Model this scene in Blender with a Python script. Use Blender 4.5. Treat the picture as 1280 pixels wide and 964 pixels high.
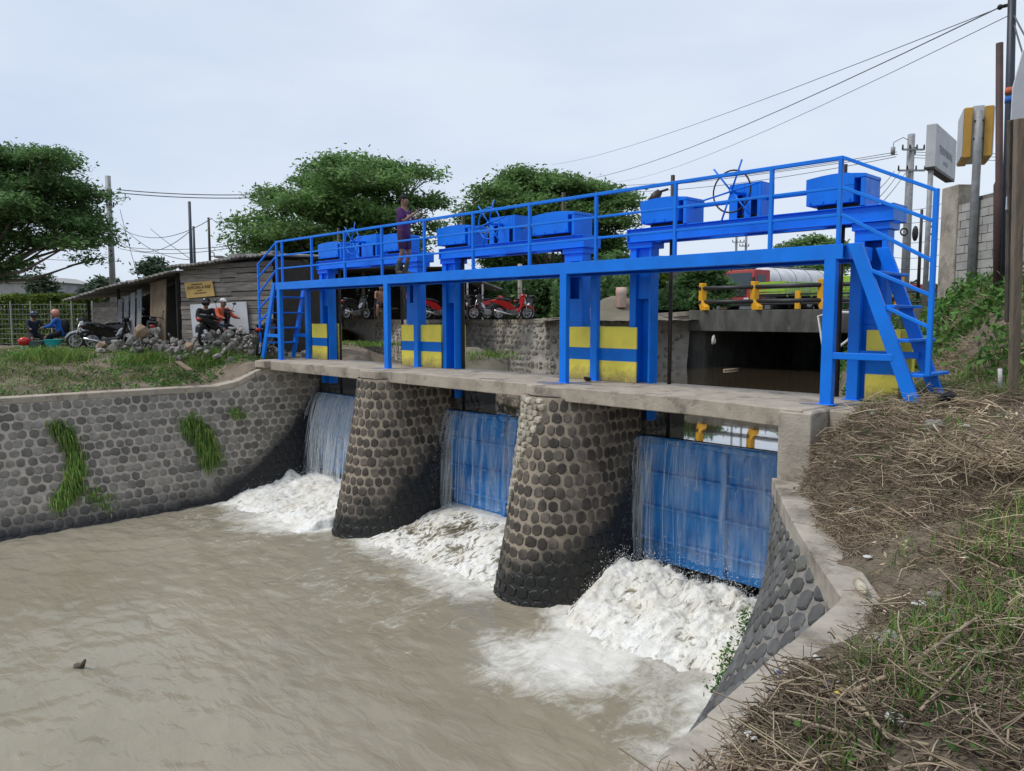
import bpy, bmesh, math, random
import numpy as np
from mathutils import Vector, Matrix, Euler
random.seed(7); RNG = np.random.default_rng(11)
for o in list(bpy.data.objects): bpy.data.objects.remove(o)
SC = bpy.context.scene; COL = SC.collection
R = math.radians
# ------------------------------------------------------------------ camera, sky, sun, exposure
CAMP = (4.149, -9.657, 1.108); YAW = R(-46.046); PITCH = R(-5.049); FPX = 959.9
cd = bpy.data.cameras.new('camera'); cam = bpy.data.objects.new('camera', cd); COL.objects.link(cam)
cam.location = CAMP; cam.rotation_euler = (R(90)+PITCH, 0, -YAW)
cd.sensor_width = 36; cd.lens = FPX/1280*36; cd.clip_start = .05; cd.clip_end = 3000
SC.camera = cam
SC.view_settings.view_transform = 'Standard'; SC.view_settings.look = 'None'
SC.view_settings.exposure = 0.5; SC.view_settings.gamma = 1
W = bpy.data.worlds.new('World'); SC.world = W; W.use_nodes = True
SUN_EL, SUN_AZ = R(58), R(212)          # azimuth clockwise from +Y
def world():
    nt = W.node_tree; N = nt.nodes; L = nt.links
    bg = N['Background']; bg.inputs['Strength'].default_value = .1
    sky = N.new('ShaderNodeTexSky'); sky.sky_type = 'NISHITA'; sky.sun_disc = False
    sky.sun_elevation = SUN_EL; sky.sun_rotation = SUN_AZ
    tc = N.new('ShaderNodeTexCoord'); mp = N.new('ShaderNodeMapping'); mp.inputs['Scale'].default_value = (1, 1, 3.2)
    L.new(tc.outputs['Generated'], mp.inputs[0])
    nz = N.new('ShaderNodeTexNoise'); nz.inputs['Scale'].default_value = 1.5; nz.inputs['Detail'].default_value = 5
    L.new(mp.outputs[0], nz.inputs['Vector'])
    cr = N.new('ShaderNodeValToRGB')
    cr.color_ramp.elements[0].position = .33; cr.color_ramp.elements[0].color = (4.35, 5.05, 6.3, 1)
    cr.color_ramp.elements[1].position = .68; cr.color_ramp.elements[1].color = (5.9, 6.4, 7.0, 1)
    L.new(nz.outputs['Fac'], cr.inputs[0])
    mx = N.new('ShaderNodeMix'); mx.data_type = 'RGBA'; mx.inputs[0].default_value = .93
    L.new(sky.outputs[0], mx.inputs[6]); L.new(cr.outputs[0], mx.inputs[7])
    L.new(mx.outputs[2], bg.inputs['Color'])
world()
sl = bpy.data.lights.new('sun', 'SUN'); sl.energy = 1.5; sl.angle = R(14); sl.color = (1, .97, .92)
sun = bpy.data.objects.new('sun', sl); COL.objects.link(sun)
sd = Vector((math.sin(SUN_AZ)*math.cos(SUN_EL), math.cos(SUN_AZ)*math.cos(SUN_EL), math.sin(SUN_EL)))
sun.rotation_euler = (-sd).to_track_quat('-Z', 'Y').to_euler(); sun.location = (0, 0, 30)
# ------------------------------------------------------------------ helpers
_F = np.array([math.cos(PITCH)*math.sin(YAW), math.cos(PITCH)*math.cos(YAW), math.sin(PITCH)])
_R = np.array([math.cos(YAW), -math.sin(YAW), 0]); _U = np.cross(_R, _F)
_FH = np.array([math.sin(YAW), math.cos(YAW), 0])
def at(px, py, d):
    """survey helper: the point seen at photo pixel (px,py), d metres ahead"""
    r = _F+_R*(px-640)/FPX-_U*(py-482)/FPX
    return Vector(np.array(CAMP)+r*d/(r@_FH))
def onz(px, py, z):
    r = _F+_R*(px-640)/FPX-_U*(py-482)/FPX
    return Vector(np.array(CAMP)+r*(z-CAMP[2])/r[2])
def sstep(a, b, x):
    t = np.clip((np.asarray(x, float)-a)/(b-a), 0, 1); return t*t*(3-2*t)
_PT = np.random.default_rng(3).random(4096)
def vnoise(x, y, z=0):
    x = np.asarray(x, float); y = np.asarray(y, float); z = np.asarray(z, float)+0*x
    xi, yi, zi = np.floor(x), np.floor(y), np.floor(z); fx, fy, fz = x-xi, y-yi, z-zi
    fx = fx*fx*(3-2*fx); fy = fy*fy*(3-2*fy); fz = fz*fz*(3-2*fz)
    def h(i, j, k): return _PT[((i*73856093).astype(np.int64) ^ (j*19349663).astype(np.int64) ^ (k*83492791).astype(np.int64)) % 4096]
    a = 0
    for dx in (0, 1):
        for dy in (0, 1):
            for dz in (0, 1):
                a = a+h(xi+dx, yi+dy, zi+dz)*(fx if dx else 1-fx)*(fy if dy else 1-fy)*(fz if dz else 1-fz)
    return a
def fbm(x, y, z=0, o=4):
    s, a, n = 0, .5, 0
    for i in range(o):
        s = s+a*vnoise(x*2**i+17*i, y*2**i-9*i, np.asarray(z)*2**i+3*i); n += a; a *= .5
    return s/n
def tag(o, label=None, cat=None, group=None, kind=None):
    for k, v in (('label', label), ('category', cat), ('group', group), ('kind', kind)):
        if v: o[k] = v
    return o
def empty(name, loc, label, cat, group=None, rz=0):
    o = bpy.data.objects.new(name, None); o.empty_display_size = .2; COL.objects.link(o)
    o.location = loc; o.rotation_euler = (0, 0, rz); return tag(o, label, cat, group)
def link(o, parent=None):
    """children are modelled in world coordinates under an unrotated thing"""
    COL.objects.link(o)
    if parent is not None:
        o.parent = parent; L = Vector((0, 0, 0)); p = parent
        L = Vector(p.location) if p.type == 'EMPTY' else L
        o.matrix_parent_inverse = Matrix.Translation(-L)
    return o
def npmesh(name, v, f, mat, smooth=False):
    v = np.asarray(v, np.float32); f = np.asarray(f, np.int32); k = f.shape[1]
    me = bpy.data.meshes.new(name); me.vertices.add(len(v)); me.vertices.foreach_set('co', v.ravel())
    me.loops.add(f.size); me.loops.foreach_set('vertex_index', f.ravel()); me.polygons.add(len(f))
    me.polygons.foreach_set('loop_start', np.arange(0, f.size, k, dtype=np.int32))
    me.polygons.foreach_set('loop_total', np.full(len(f), k, np.int32))
    me.update(calc_edges=True)
    if smooth: me.polygons.foreach_set('use_smooth', np.ones(len(f), bool))
    if mat: me.materials.append(mat)
    return me
def npobj(name, v, f, mat, parent=None, smooth=False, **kw):
    o = bpy.data.objects.new(name, npmesh(name, v, f, mat, smooth)); link(o, parent); return tag(o, **kw)
class MB:
    def __init__(s): s.v = []; s.f = []
    def add(s, v, f):
        n = len(s.v); s.v += [tuple(p) for p in v]; s.f += [tuple(i+n for i in q) for q in f]; return s
    def box(s, c, d, rz=0, m=None):
        x, y, z = d[0]/2, d[1]/2, d[2]/2; c = Vector(c); q = Matrix.Rotation(rz, 3, 'Z') if m is None else m
        v = [c+q@Vector((a*x, b*y, e*z)) for e in (-1, 1) for a, b in ((-1, -1), (1, -1), (1, 1), (-1, 1))]
        return s.add(v, [(3, 2, 1, 0), (4, 5, 6, 7), (0, 1, 5, 4), (1, 2, 6, 5), (2, 3, 7, 6), (3, 0, 4, 7)])
    def span(s, a, b): return s.box([(a[i]+b[i])/2 for i in range(3)], [abs(b[i]-a[i]) for i in range(3)])
    def bar(s, p, q, w, h, up=(0, 0, 1)):
        p, q = Vector(p), Vector(q); d = q-p; l = d.length; d.normalize(); u = Vector(up)
        if abs(d.dot(u)) > .98: u = Vector((0, 1, 0))
        a = d.cross(u).normalized(); b = a.cross(d)
        return s.box((p+q)/2, (l, w, h), m=Matrix((d, a, b)).transposed())
    def tube(s, pts, r, n=8, cap=True):
        pts = [Vector(p) for p in pts]; k = len(pts); rr = r if isinstance(r, (list, tuple)) else [r]*k
        v = []; ref = None
        for i, p in enumerate(pts):
            d = (pts[min(i+1, k-1)]-pts[max(i-1, 0)]).normalized()
            if ref is None: ref = Vector((0, 0, 1)) if abs(d.z) < .9 else Vector((1, 0, 0))
            a = d.cross(ref).normalized(); b = a.cross(d); ref = b
            v += [p+(a*math.cos(2*math.pi*j/n)+b*math.sin(2*math.pi*j/n))*rr[i] for j in range(n)]
        f = [(i*n+j, i*n+(j+1) % n, (i+1)*n+(j+1) % n, (i+1)*n+j) for i in range(k-1) for j in range(n)]
        if cap: f += [tuple(range(n-1, -1, -1)), tuple((k-1)*n+j for j in range(n))]
        return s.add(v, f)
    def prism(s, poly, o, ex, ey, t):
        """polygon (u,v) in the plane o+u*ex+v*ey, thickness vector t"""
        o, ex, ey, t = Vector(o), Vector(ex), Vector(ey), Vector(t); n = len(poly)
        a = [o+ex*u+ey*w for u, w in poly]
        return s.add(a+[p+t for p in a], [tuple(range(n-1, -1, -1)), tuple(range(n, 2*n))]+[(i, (i+1) % n, n+(i+1) % n, n+i) for i in range(n)])
    def ball(s, c, r, m=6, n=8):
        c = Vector(c); r = Vector(r) if not isinstance(r, (int, float)) else Vector((r, r, r))
        v = [c+Vector((0, 0, r.z))]
        for i in range(1, m):
            t = math.pi*i/m
            v += [c+Vector((r.x*math.sin(t)*math.cos(2*math.pi*j/n), r.y*math.sin(t)*math.sin(2*math.pi*j/n), r.z*math.cos(t))) for j in range(n)]
        v.append(c-Vector((0, 0, r.z))); e = len(v)-1
        f = [(0, 1+j, 1+(j+1) % n) for j in range(n)]
        f += [(1+i*n+j, 1+(i+1)*n+j, 1+(i+1)*n+(j+1) % n, 1+i*n+(j+1) % n) for i in range(m-2) for j in range(n)]
        f += [(e, 1+(m-2)*n+(j+1) % n, 1+(m-2)*n+j) for j in range(n)]
        return s.add(v, f)
    def ring(s, c, ax, R0, r, n=20, k=6):
        c, ax = Vector(c), Vector(ax).normalized(); a = ax.orthogonal().normalized(); b = ax.cross(a); v = []
        for i in range(n):
            t = 2*math.pi*i/n; d = a*math.cos(t)+b*math.sin(t)
            v += [c+d*(R0+r*math.cos(2*math.pi*j/k))+ax*r*math.sin(2*math.pi*j/k) for j in range(k)]
        return s.add(v, [(i*k+j, ((i+1) % n)*k+j, ((i+1) % n)*k+(j+1) % k, i*k+(j+1) % k) for i in range(n) for j in range(k)])
    def build(s, name, mat, parent=None, smooth=False, bevel=0, **kw):
        me = bpy.data.meshes.new(name); me.from_pydata(s.v, [], s.f); me.materials.append(mat)
        bm = bmesh.new(); bm.from_mesh(me); bmesh.ops.recalc_face_normals(bm, faces=bm.faces); bm.to_mesh(me); bm.free()
        if smooth: me.polygons.foreach_set('use_smooth', [True]*len(me.polygons))
        o = bpy.data.objects.new(name, me); link(o, parent)
        if bevel:
            b = o.modifiers.new('bevel', 'BEVEL'); b.width = bevel; b.segments = 1; b.limit_method = 'ANGLE'
        return tag(o, **kw)
def copy_tree(o, parent=None):
    c = o.copy(); COL.objects.link(c)
    if parent is not None: c.parent = parent
    for ch in list(o.children): copy_tree(ch, c)
    return c
# ------------------------------------------------------------------ materials
def nodes(name):
    m = bpy.data.materials.new(name); m.use_nodes = True; nt = m.node_tree
    return m, nt, nt.nodes, nt.links, nt.nodes['Principled BSDF']
def mathn(nt, op, a, b=None, c=None, clamp=False):
    n = nt.nodes.new('ShaderNodeMath'); n.operation = op; n.use_clamp = clamp
    for i, x in enumerate((a, b, c)):
        if x is None: continue
        if isinstance(x, (int, float)): n.inputs[i].default_value = x
        else: nt.links.new(x, n.inputs[i])
    return n.outputs[0]
def noise(nt, vec, scale, detail=4, rough=.6, dist=0):
    n = nt.nodes.new('ShaderNodeTexNoise'); n.inputs['Scale'].default_value = scale
    n.inputs['Detail'].default_value = detail; n.inputs['Roughness'].default_value = rough; n.inputs['Distortion'].default_value = dist
    if vec is not None: nt.links.new(vec, n.inputs['Vector'])
    return n.outputs['Fac']
def mapr(nt, v, a, b, c=0, d=1):
    n = nt.nodes.new('ShaderNodeMapRange'); nt.links.new(v, n.inputs[0])
    for i, x in enumerate((a, b, c, d)): n.inputs[i+1].default_value = x
    return n.outputs[0]
def mixc(nt, f, a, b, mode='MIX'):
    n = nt.nodes.new('ShaderNodeMix'); n.data_type = 'RGBA'; n.blend_type = mode
    for i, x in ((0, f), (6, a), (7, b)):
        if isinstance(x, (int, float)): n.inputs[i].default_value = x
        elif isinstance(x, (tuple, list)): n.inputs[i].default_value = (*x[:3], 1)
        else: nt.links.new(x, n.inputs[i])
    return n.outputs[2]
def wpos(nt): return nt.nodes.new('ShaderNodeNewGeometry').outputs['Position']
def opos(nt): return nt.nodes.new('ShaderNodeTexCoord').outputs['Object']
def stretch(nt, vec, sc):
    n = nt.nodes.new('ShaderNodeMapping'); n.inputs['Scale'].default_value = sc; nt.links.new(vec, n.inputs[0]); return n.outputs[0]
def bumpn(nt, h, strength, dist=.02):
    n = nt.nodes.new('ShaderNodeBump'); n.inputs['Strength'].default_value = strength; n.inputs['Distance'].default_value = dist
    nt.links.new(h, n.inputs['Height']); return n.outputs[0]
def rnd(nt):
    a = nt.nodes.new('ShaderNodeObjectInfo').outputs['Random']; b = nt.nodes.new('ShaderNodeNewGeometry').outputs['Random Per Island']
    return mathn(nt, 'FRACT', mathn(nt, 'ADD', a, b))
def mat(name, c1, c2=None, scale=3, rough=.8, bump=.2, bscale=25, rand=0, metal=0, world=True, sc=None, spec=None, c3=None, c3scale=.7, c3lo=.55, c3hi=.7, lo=.35, hi=.65):
    m, nt, N, L, P = nodes(name); v = wpos(nt) if world else opos(nt)
    if sc: v = stretch(nt, v, sc)
    col = c1
    if c2: col = mixc(nt, mapr(nt, noise(nt, v, scale, 5), lo, hi), c1, c2)
    if c3: col = mixc(nt, mapr(nt, noise(nt, v, c3scale, 6, .7), c3lo, c3hi), col, c3)
    if rand:
        r = mapr(nt, rnd(nt), 0, 1, 1-rand, 1+rand); cc = N.new('ShaderNodeCombineColor')
        for i in range(3): L.new(r, cc.inputs[i])
        col = mixc(nt, 1.0, col, cc.outputs[0], 'MULTIPLY')
    if isinstance(col, tuple): P.inputs['Base Color'].default_value = (*col, 1)
    else: L.new(col, P.inputs['Base Color'])
    P.inputs['Roughness'].default_value = rough; P.inputs['Metallic'].default_value = metal
    if spec is not None: P.inputs['Specular IOR Level'].default_value = spec
    if bump: L.new(bumpn(nt, noise(nt, v, bscale, 5), bump), P.inputs['Normal'])
    return m
def masonry(name, c1, c2, rand, za, zk, y0, amp, wetc, rough=.85, bump=.5, bscale=40, lich=None):
    """stone or mortar with the wet algae stain that climbs towards the gates"""
    m, nt, N, L, P = nodes(name); v = wpos(nt)
    col = mixc(nt, mapr(nt, noise(nt, v, 6, 6), .35, .65), c1, c2)
    if lich: col = mixc(nt, mapr(nt, noise(nt, v, 1.1, 6, .7), .5, .72), col, lich)
    if rand:
        r = mapr(nt, rnd(nt), 0, 1, 1-rand, 1+rand); cc = N.new('ShaderNodeCombineColor')
        for i in range(3): L.new(r, cc.inputs[i])
        col = mixc(nt, 1.0, col, cc.outputs[0], 'MULTIPLY')
    s = N.new('ShaderNodeSeparateXYZ'); L.new(v, s.inputs[0])
    t = mathn(nt, 'MAXIMUM', mathn(nt, 'SUBTRACT', s.outputs['Y'], y0), 0)
    zc = mathn(nt, 'MULTIPLY_ADD', mathn(nt, 'POWER', t, 2), zk, za)
    d = mathn(nt, 'SUBTRACT', s.outputs['Z'], zc)
    d = mathn(nt, 'ADD', d, mathn(nt, 'MULTIPLY', mathn(nt, 'SUBTRACT', noise(nt, v, 1.6, 6, .65), .5), amp))
    w = mapr(nt, d, .24, -.24)
    col = mixc(nt, w, col, mixc(nt, noise(nt, v, 9, 4), wetc, tuple(x*2.2 for x in wetc)))
    L.new(col, P.inputs['Base Color']); L.new(mapr(nt, w, 0, 1, rough, .42), P.inputs['Roughness'])
    L.new(bumpn(nt, noise(nt, v, bscale, 6), bump), P.inputs['Normal'])
    return m
BLUE = (.002, .185, .78)
def paint(name, c, rough=.38, chips=.0, mud=0):
    m, nt, N, L, P = nodes(name); v = wpos(nt)
    col = mixc(nt, mapr(nt, noise(nt, v, 2.2, 5), .3, .7), tuple(x*.86 for x in c), tuple(min(1, x*1.1) for x in c))
    drip = noise(nt, stretch(nt, v, (14, 14, 1.2)), 1.0, 4)
    col = mixc(nt, mapr(nt, drip, .62, .8, 0, .35), col, tuple(x*.55+.01 for x in c))
    if chips: col = mixc(nt, mapr(nt, noise(nt, v, 7, 8, .7), .70, .73), col, (.10, .07, .05))
    if mud:
        s = N.new('ShaderNodeSeparateXYZ'); L.new(v, s.inputs[0]); zz = mathn(nt, 'ADD', s.outputs['Z'], mathn(nt, 'MULTIPLY', noise(nt, v, 9, 6, .7), -.5))
        col = mixc(nt, mapr(nt, zz, .0, -.22, 0, .75), col, (.22, .17, .11)); col = mixc(nt, mapr(nt, noise(nt, v, 3.4, 8, .75), .60, .72, 0, .45), col, (.30, .25, .12))
    L.new(col, P.inputs['Base Color'])
    L.new(mapr(nt, noise(nt, v, 8, 4), .3, .7, rough-.08, rough+.14), P.inputs['Roughness'])
    P.inputs['Specular IOR Level'].default_value = .3
    L.new(bumpn(nt, noise(nt, v, 14, 4), .08, .02), P.inputs['Normal']); return m
M = {}
M['blue'] = paint('blue_paint', BLUE, chips=1); M['blue_rail'] = paint('blue_rail_paint', BLUE, .42, 1)
M['yellow'] = paint('yellow_paint', (.90, .76, .11), .6, 1, 1); M['blue_flat'] = paint('blue_wall_paint', (.002, .16, .62), .6, 1, 1)
M['dark_steel'] = mat('greased_dark_steel', (.018, .014, .012), (.04, .028, .02), 6, .5, .2, metal=.3)
M['bare'] = mat('worn_shaft_steel', (.25, .21, .16), (.42, .38, .32), 10, .5, .1)
M['concrete'] = mat('weathered_concrete', (.43, .37, .295), (.31, .265, .21), 2.5, .92, .5, 30, c3=(.12, .10, .085), c3scale=1.9, c3lo=.52, c3hi=.68)
M['concrete_pale'] = mat('pale_concrete', (.43, .38, .315), (.30, .265, .22), 3, .92, .5, 30, c3=(.15, .13, .10), c3scale=1.6, c3lo=.50, c3hi=.68)
M['bridge_concrete'] = mat('dark_concrete', (.12, .115, .10), (.05, .05, .045), 1.5, .92, .4, sc=(1.5, 1.5, .5), c3=(.3, .29, .27), c3scale=.8, c3lo=.62, c3hi=.75)  # dark blotchy concrete; its tone also stands for shade inside the culvert
M['pier_stone'] = masonry('pier_stone', (.135, .112, .088), (.062, .053, .045), .5, -3.08, .15, -2.7, 1.3, (.008, .008, .007))
M['pier_mortar'] = masonry('pier_mortar', (.36, .30, .225), (.26, .215, .165), 0, -3.08, .15, -2.7, 1.3, (.010, .010, .009), bump=.6, bscale=60)
M['wall_stone'] = masonry('wall_stone', (.225, .205, .175), (.135, .122, .104), .4, -3.12, .17, -2.9, .5, (.007, .007, .0075), lich=(.24, .22, .19))
M['wall_mortar'] = masonry('wall_mortar', (.48, .425, .35), (.35, .31, .255), 0, -3.12, .17, -2.9, .5, (.008, .008, .009), bump=.6, bscale=60, lich=(.30, .275, .235))
M['wing_stone'] = masonry('wing_stone', (.14, .14, .138), (.08, .08, .08), .4, -3.3, .1, -2.5, .7, (.01, .012, .008), lich=(.10, .10, .08))
M['wing_mortar'] = masonry('wing_mortar', (.28, .26, .23), (.18, .165, .15), 0, -3.3, .1, -2.5, .7, (.012, .013, .01), bump=.6, bscale=60)
M['rubble_stone'] = mat('far_wall_stone', (.34, .31, .26), (.17, .155, .135), 4, .9, .5, rand=.4)
M['rubble_mortar'] = mat('far_wall_mortar', (.42, .385, .33), (.30, .27, .23), 1.2, .95, .6, 12, c3=(.09, .08, .07), c3scale=.5, c3lo=.58, c3hi=.7)
M['cobble'] = mat('pale_cobble', (.48, .43, .34), (.30, .27, .21), 7, .9, .4, rand=.25)
M['rock'] = mat('heap_rock', (.30, .28, .25), (.16, .15, .135), 5, .9, .6, 18, rand=.45, world=False)
M['rock_tan'] = mat('tan_rock', (.40, .28, .19), (.25, .17, .12), 4, .9, .6, 12, world=False)
def v3(m): return m
# ------------------------------------------------------------------ materials of ground, water, plants
def soil_mat():
    m, nt, N, L, P = nodes('soil'); v = wpos(nt)
    c = mixc(nt, mapr(nt, noise(nt, v, 2.5, 7, .7), .35, .65), (.13, .10, .07), (.25, .20, .145))
    c = mixc(nt, mapr(nt, noise(nt, v, .9, 5, .7), .52, .66), c, (.055, .07, .022))
    L.new(c, P.inputs['Base Color']); P.inputs['Roughness'].default_value = .95
    L.new(bumpn(nt, noise(nt, v, 16, 8, .7), .9, .05), P.inputs['Normal']); return m
M['soil'] = soil_mat()
M['far_ground'] = mat('trodden_earth', (.20, .17, .13), (.12, .11, .07), .6, .95, .5, 8)
M['asphalt'] = mat('asphalt', (.06, .06, .06), (.09, .085, .08), 2, .9, .3, 60)
def grass_mat(name, c1, c2, c3, tr=.25):
    m, nt, N, L, P = nodes(name); r = rnd(nt)
    cr = N.new('ShaderNodeValToRGB'); e = cr.color_ramp.elements; e[0].color = (*c1, 1); e[1].color = (*c3, 1); e[1].position = 1
    k = e.new(.55); k.color = (*c2, 1); L.new(r, cr.inputs[0])
    big = mapr(nt, noise(nt, wpos(nt), .8, 4), .32, .68, .55, 1.45); cc = N.new('ShaderNodeCombineColor')
    for i in range(3): L.new(big, cc.inputs[i])
    col = mixc(nt, 1.0, cr.outputs[0], cc.outputs[0], 'MULTIPLY'); L.new(col, P.inputs['Base Color'])
    P.inputs['Roughness'].default_value = .65; P.inputs['Specular IOR Level'].default_value = .25
    if tr:
        t = N.new('ShaderNodeBsdfTranslucent'); L.new(col, t.inputs[0]); mx = N.new('ShaderNodeMixShader'); mx.inputs[0].default_value = tr
        L.new(P.outputs[0], mx.inputs[1]); L.new(t.outputs[0], mx.inputs[2]); L.new(mx.outputs[0], N['Material Output'].inputs[0])
    return m
M['grass'] = grass_mat('grass_blades', (.06, .14, .025), (.13, .235, .05), (.27, .26, .09))
M['moss_grass'] = grass_mat('wall_grass', (.07, .16, .025), (.14, .26, .045), (.27, .30, .09))
M['weed'] = grass_mat('weed_leaves', (.04, .12, .024), (.09, .21, .042), (.16, .29, .07))
M['leaf_dark'] = grass_mat('dark_tree_leaves', (.052, .115, .04), (.11, .215, .07), (.20, .29, .115), .45)
M['leaf_mid'] = grass_mat('tree_leaves', (.07, .15, .046), (.145, .27, .08), (.25, .35, .135), .45)
M['leaf_far'] = grass_mat('distant_leaves', (.05, .085, .055), (.075, .115, .07), (.10, .14, .085), .2)
M['vine'] = grass_mat('vine_leaves', (.07, .13, .02), (.14, .22, .035), (.26, .30, .07), .3)
M['bark'] = mat('bark', (.07, .055, .04), (.13, .11, .085), 5, .95, .8, 12, sc=(3, 3, .6))
M['straw'] = grass_mat('dead_stalks', (.20, .145, .095), (.36, .28, .185), (.56, .47, .33), 0)
M['straw_dark'] = grass_mat('rotting_stalks', (.10, .072, .05), (.195, .145, .10), (.32, .25, .17), 0)
def water_mat(name, c1, c2, foamy=True, rough=.1, bs=1.0):
    m, nt, N, L, P = nodes(name); v = wpos(nt)
    c = mixc(nt, mapr(nt, noise(nt, v, .35, 4), .35, .65), c1, c2)
    P.inputs['Roughness'].default_value = rough; P.inputs['IOR'].default_value = 1.33
    P.inputs['IOR'].default_value = 1.33 if foamy else 1.5
    if not foamy: P.inputs['Coat Weight'].default_value = 1; P.inputs['Coat Roughness'].default_value = .02; P.inputs['Coat IOR'].default_value = 1.8
    w1 = noise(nt, stretch(nt, v, (2.2, 5.0, 1)), 1.0, 3, .5, .6); w2 = noise(nt, v, 9, 3)
    h = mathn(nt, 'ADD', w1, mathn(nt, 'MULTIPLY', w2, .22))
    L.new(bumpn(nt, h, .22*bs, .12), P.inputs['Normal'])
    if foamy:
        at_ = N.new('ShaderNodeAttribute'); at_.attribute_name = 'foam'
        f = noise(nt, stretch(nt, v, (1.0, .55, 1)), 3.2, 9, .72, 1.4); f2 = noise(nt, v, 16, 5, .7, .8)
        ff = mathn(nt, 'ADD', mathn(nt, 'MULTIPLY', f, .75), mathn(nt, 'MULTIPLY', f2, .25))
        d = mathn(nt, 'ADD', ff, mathn(nt, 'MULTIPLY_ADD', at_.outputs['Fac'], .62, -.72))
        k = mapr(nt, d, -.04, .30)
        c = mixc(nt, k, c, (.72, .70, .64)); L.new(mapr(nt, k, 0, 1, rough, .75), P.inputs['Roughness'])
    L.new(c, P.inputs['Base Color']); return m
M['river'] = water_mat('muddy_river', (.255, .225, .162), (.305, .27, .20))
M['canal'] = water_mat('muddy_canal', (.115, .085, .05), (.14, .105, .065), False, .03, .04)
def foam_mat():
    m, nt, N, L, P = nodes('white_water'); v = wpos(nt)
    at_ = N.new('ShaderNodeAttribute'); at_.attribute_name = 'foam'
    f = noise(nt, stretch(nt, v, (1.3, .42, .8)), 4.0, 7, .62, 1.6); f2 = noise(nt, stretch(nt, v, (1.3, .4, .9)), 15, 4, .55, 1.2)
    rn = noise(nt, stretch(nt, v, (1.3, .45, 1.0)), 4.6, 6, .58, 1.5); rgo = mapr(nt, mathn(nt, 'SUBTRACT', 1.0, mathn(nt, 'ABSOLUTE', mathn(nt, 'MULTIPLY_ADD', rn, 2, -1))), .62, 1.0)
    ff = mathn(nt, 'ADD', mathn(nt, 'MULTIPLY', f, .55), mathn(nt, 'ADD', mathn(nt, 'MULTIPLY', f2, .17), mathn(nt, 'MULTIPLY', rgo, .28)))
    k = mapr(nt, mathn(nt, 'ADD', ff, mathn(nt, 'MULTIPLY_ADD', at_.outputs['Fac'], .55, -.74)), -.05, .09)
    tint = mixc(nt, mapr(nt, noise(nt, v, 2.2, 4), .4, .7), (.84, .83, .79), (.71, .665, .57))
    tint = mixc(nt, mapr(nt, mathn(nt, 'ADD', rgo, f2), .52, 1.12), (.44, .42, .365), tint)  # greyer pockets: shading between the streaks painted into the foam
    L.new(mixc(nt, k, (.22, .19, .13), tint), P.inputs['Base Color'])
    L.new(mapr(nt, k, 0, 1, .12, .7), P.inputs['Roughness'])
    L.new(mapr(nt, mathn(nt, 'ADD', at_.outputs['Fac'], mathn(nt, 'MULTIPLY_ADD', ff, .5, -.25)), .06, .34), P.inputs['Alpha'])
    L.new(bumpn(nt, ff, .35, .10), P.inputs['Normal']); return m
M['foam'] = foam_mat()
def veil_mat(name, alpha, lo, hi):
    m, nt, N, L, P = nodes(name); v = wpos(nt)
    P.inputs['Base Color'].default_value = (.80, .86, .90, 1); P.inputs['Roughness'].default_value = .25
    n = mathn(nt, 'ADD', mathn(nt, 'MULTIPLY', noise(nt, stretch(nt, v, ((9 if alpha < .5 else 19), 6, .8)), 1, 6, .7, .6), .6), mathn(nt, 'MULTIPLY', noise(nt, stretch(nt, v, (3.2, 3, .8)), 1, 3), .4))
    ea = N.new('ShaderNodeAttribute'); ea.attribute_name = 'edge'
    L.new(mathn(nt, 'MULTIPLY', mapr(nt, n, lo, hi, 0, alpha), ea.outputs['Fac']), P.inputs['Alpha']); return m
M['veil'] = veil_mat('falling_water', .66, .40, .68); M['veil_thin'] = veil_mat('thin_water_film', .48, .44, .70)
def droplet():
    m, nt, N, L, P = nodes('spray'); P.inputs['Base Color'].default_value = (.86, .87, .86, 1); P.inputs['Roughness'].default_value = .5; return m
M['spray'] = droplet()
M['strand'] = mat('water_strand', (.72, .78, .82), None, rough=.2, bump=0)
def gate_mat():
    m, nt, N, L, P = nodes('wet_gate_paint'); v = wpos(nt)
    c = mixc(nt, mapr(nt, noise(nt, v, 1.6, 5), .3, .7), (.015, .155, .47), (.05, .29, .70))
    st = noise(nt, stretch(nt, v, (9, 9, .8)), 1.0, 5, .6, .2)
    c = mixc(nt, mapr(nt, st, .5, .72, 0, .6), c, (.16, .36, .62))
    sc_ = mapr(nt, mathn(nt, 'ADD', noise(nt, stretch(nt, v, (2.2, 2.2, 2.8)), 1.2, 7, .75, 1.2), 0), .60, .66, 0, .75)
    c = mixc(nt, sc_, c, (.30, .46, .60))
    dk = mapr(nt, noise(nt, stretch(nt, v, (2.0, 2, 1.2)), 1.4, 6, .7), .62, .7, 0, .8)
    c = mixc(nt, dk, c, (.008, .03, .09))
    L.new(c, P.inputs['Base Color']); P.inputs['Roughness'].default_value = .2
    L.new(bumpn(nt, st, .35, .03), P.inputs['Normal']); return m
M['gate'] = gate_mat()
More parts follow.
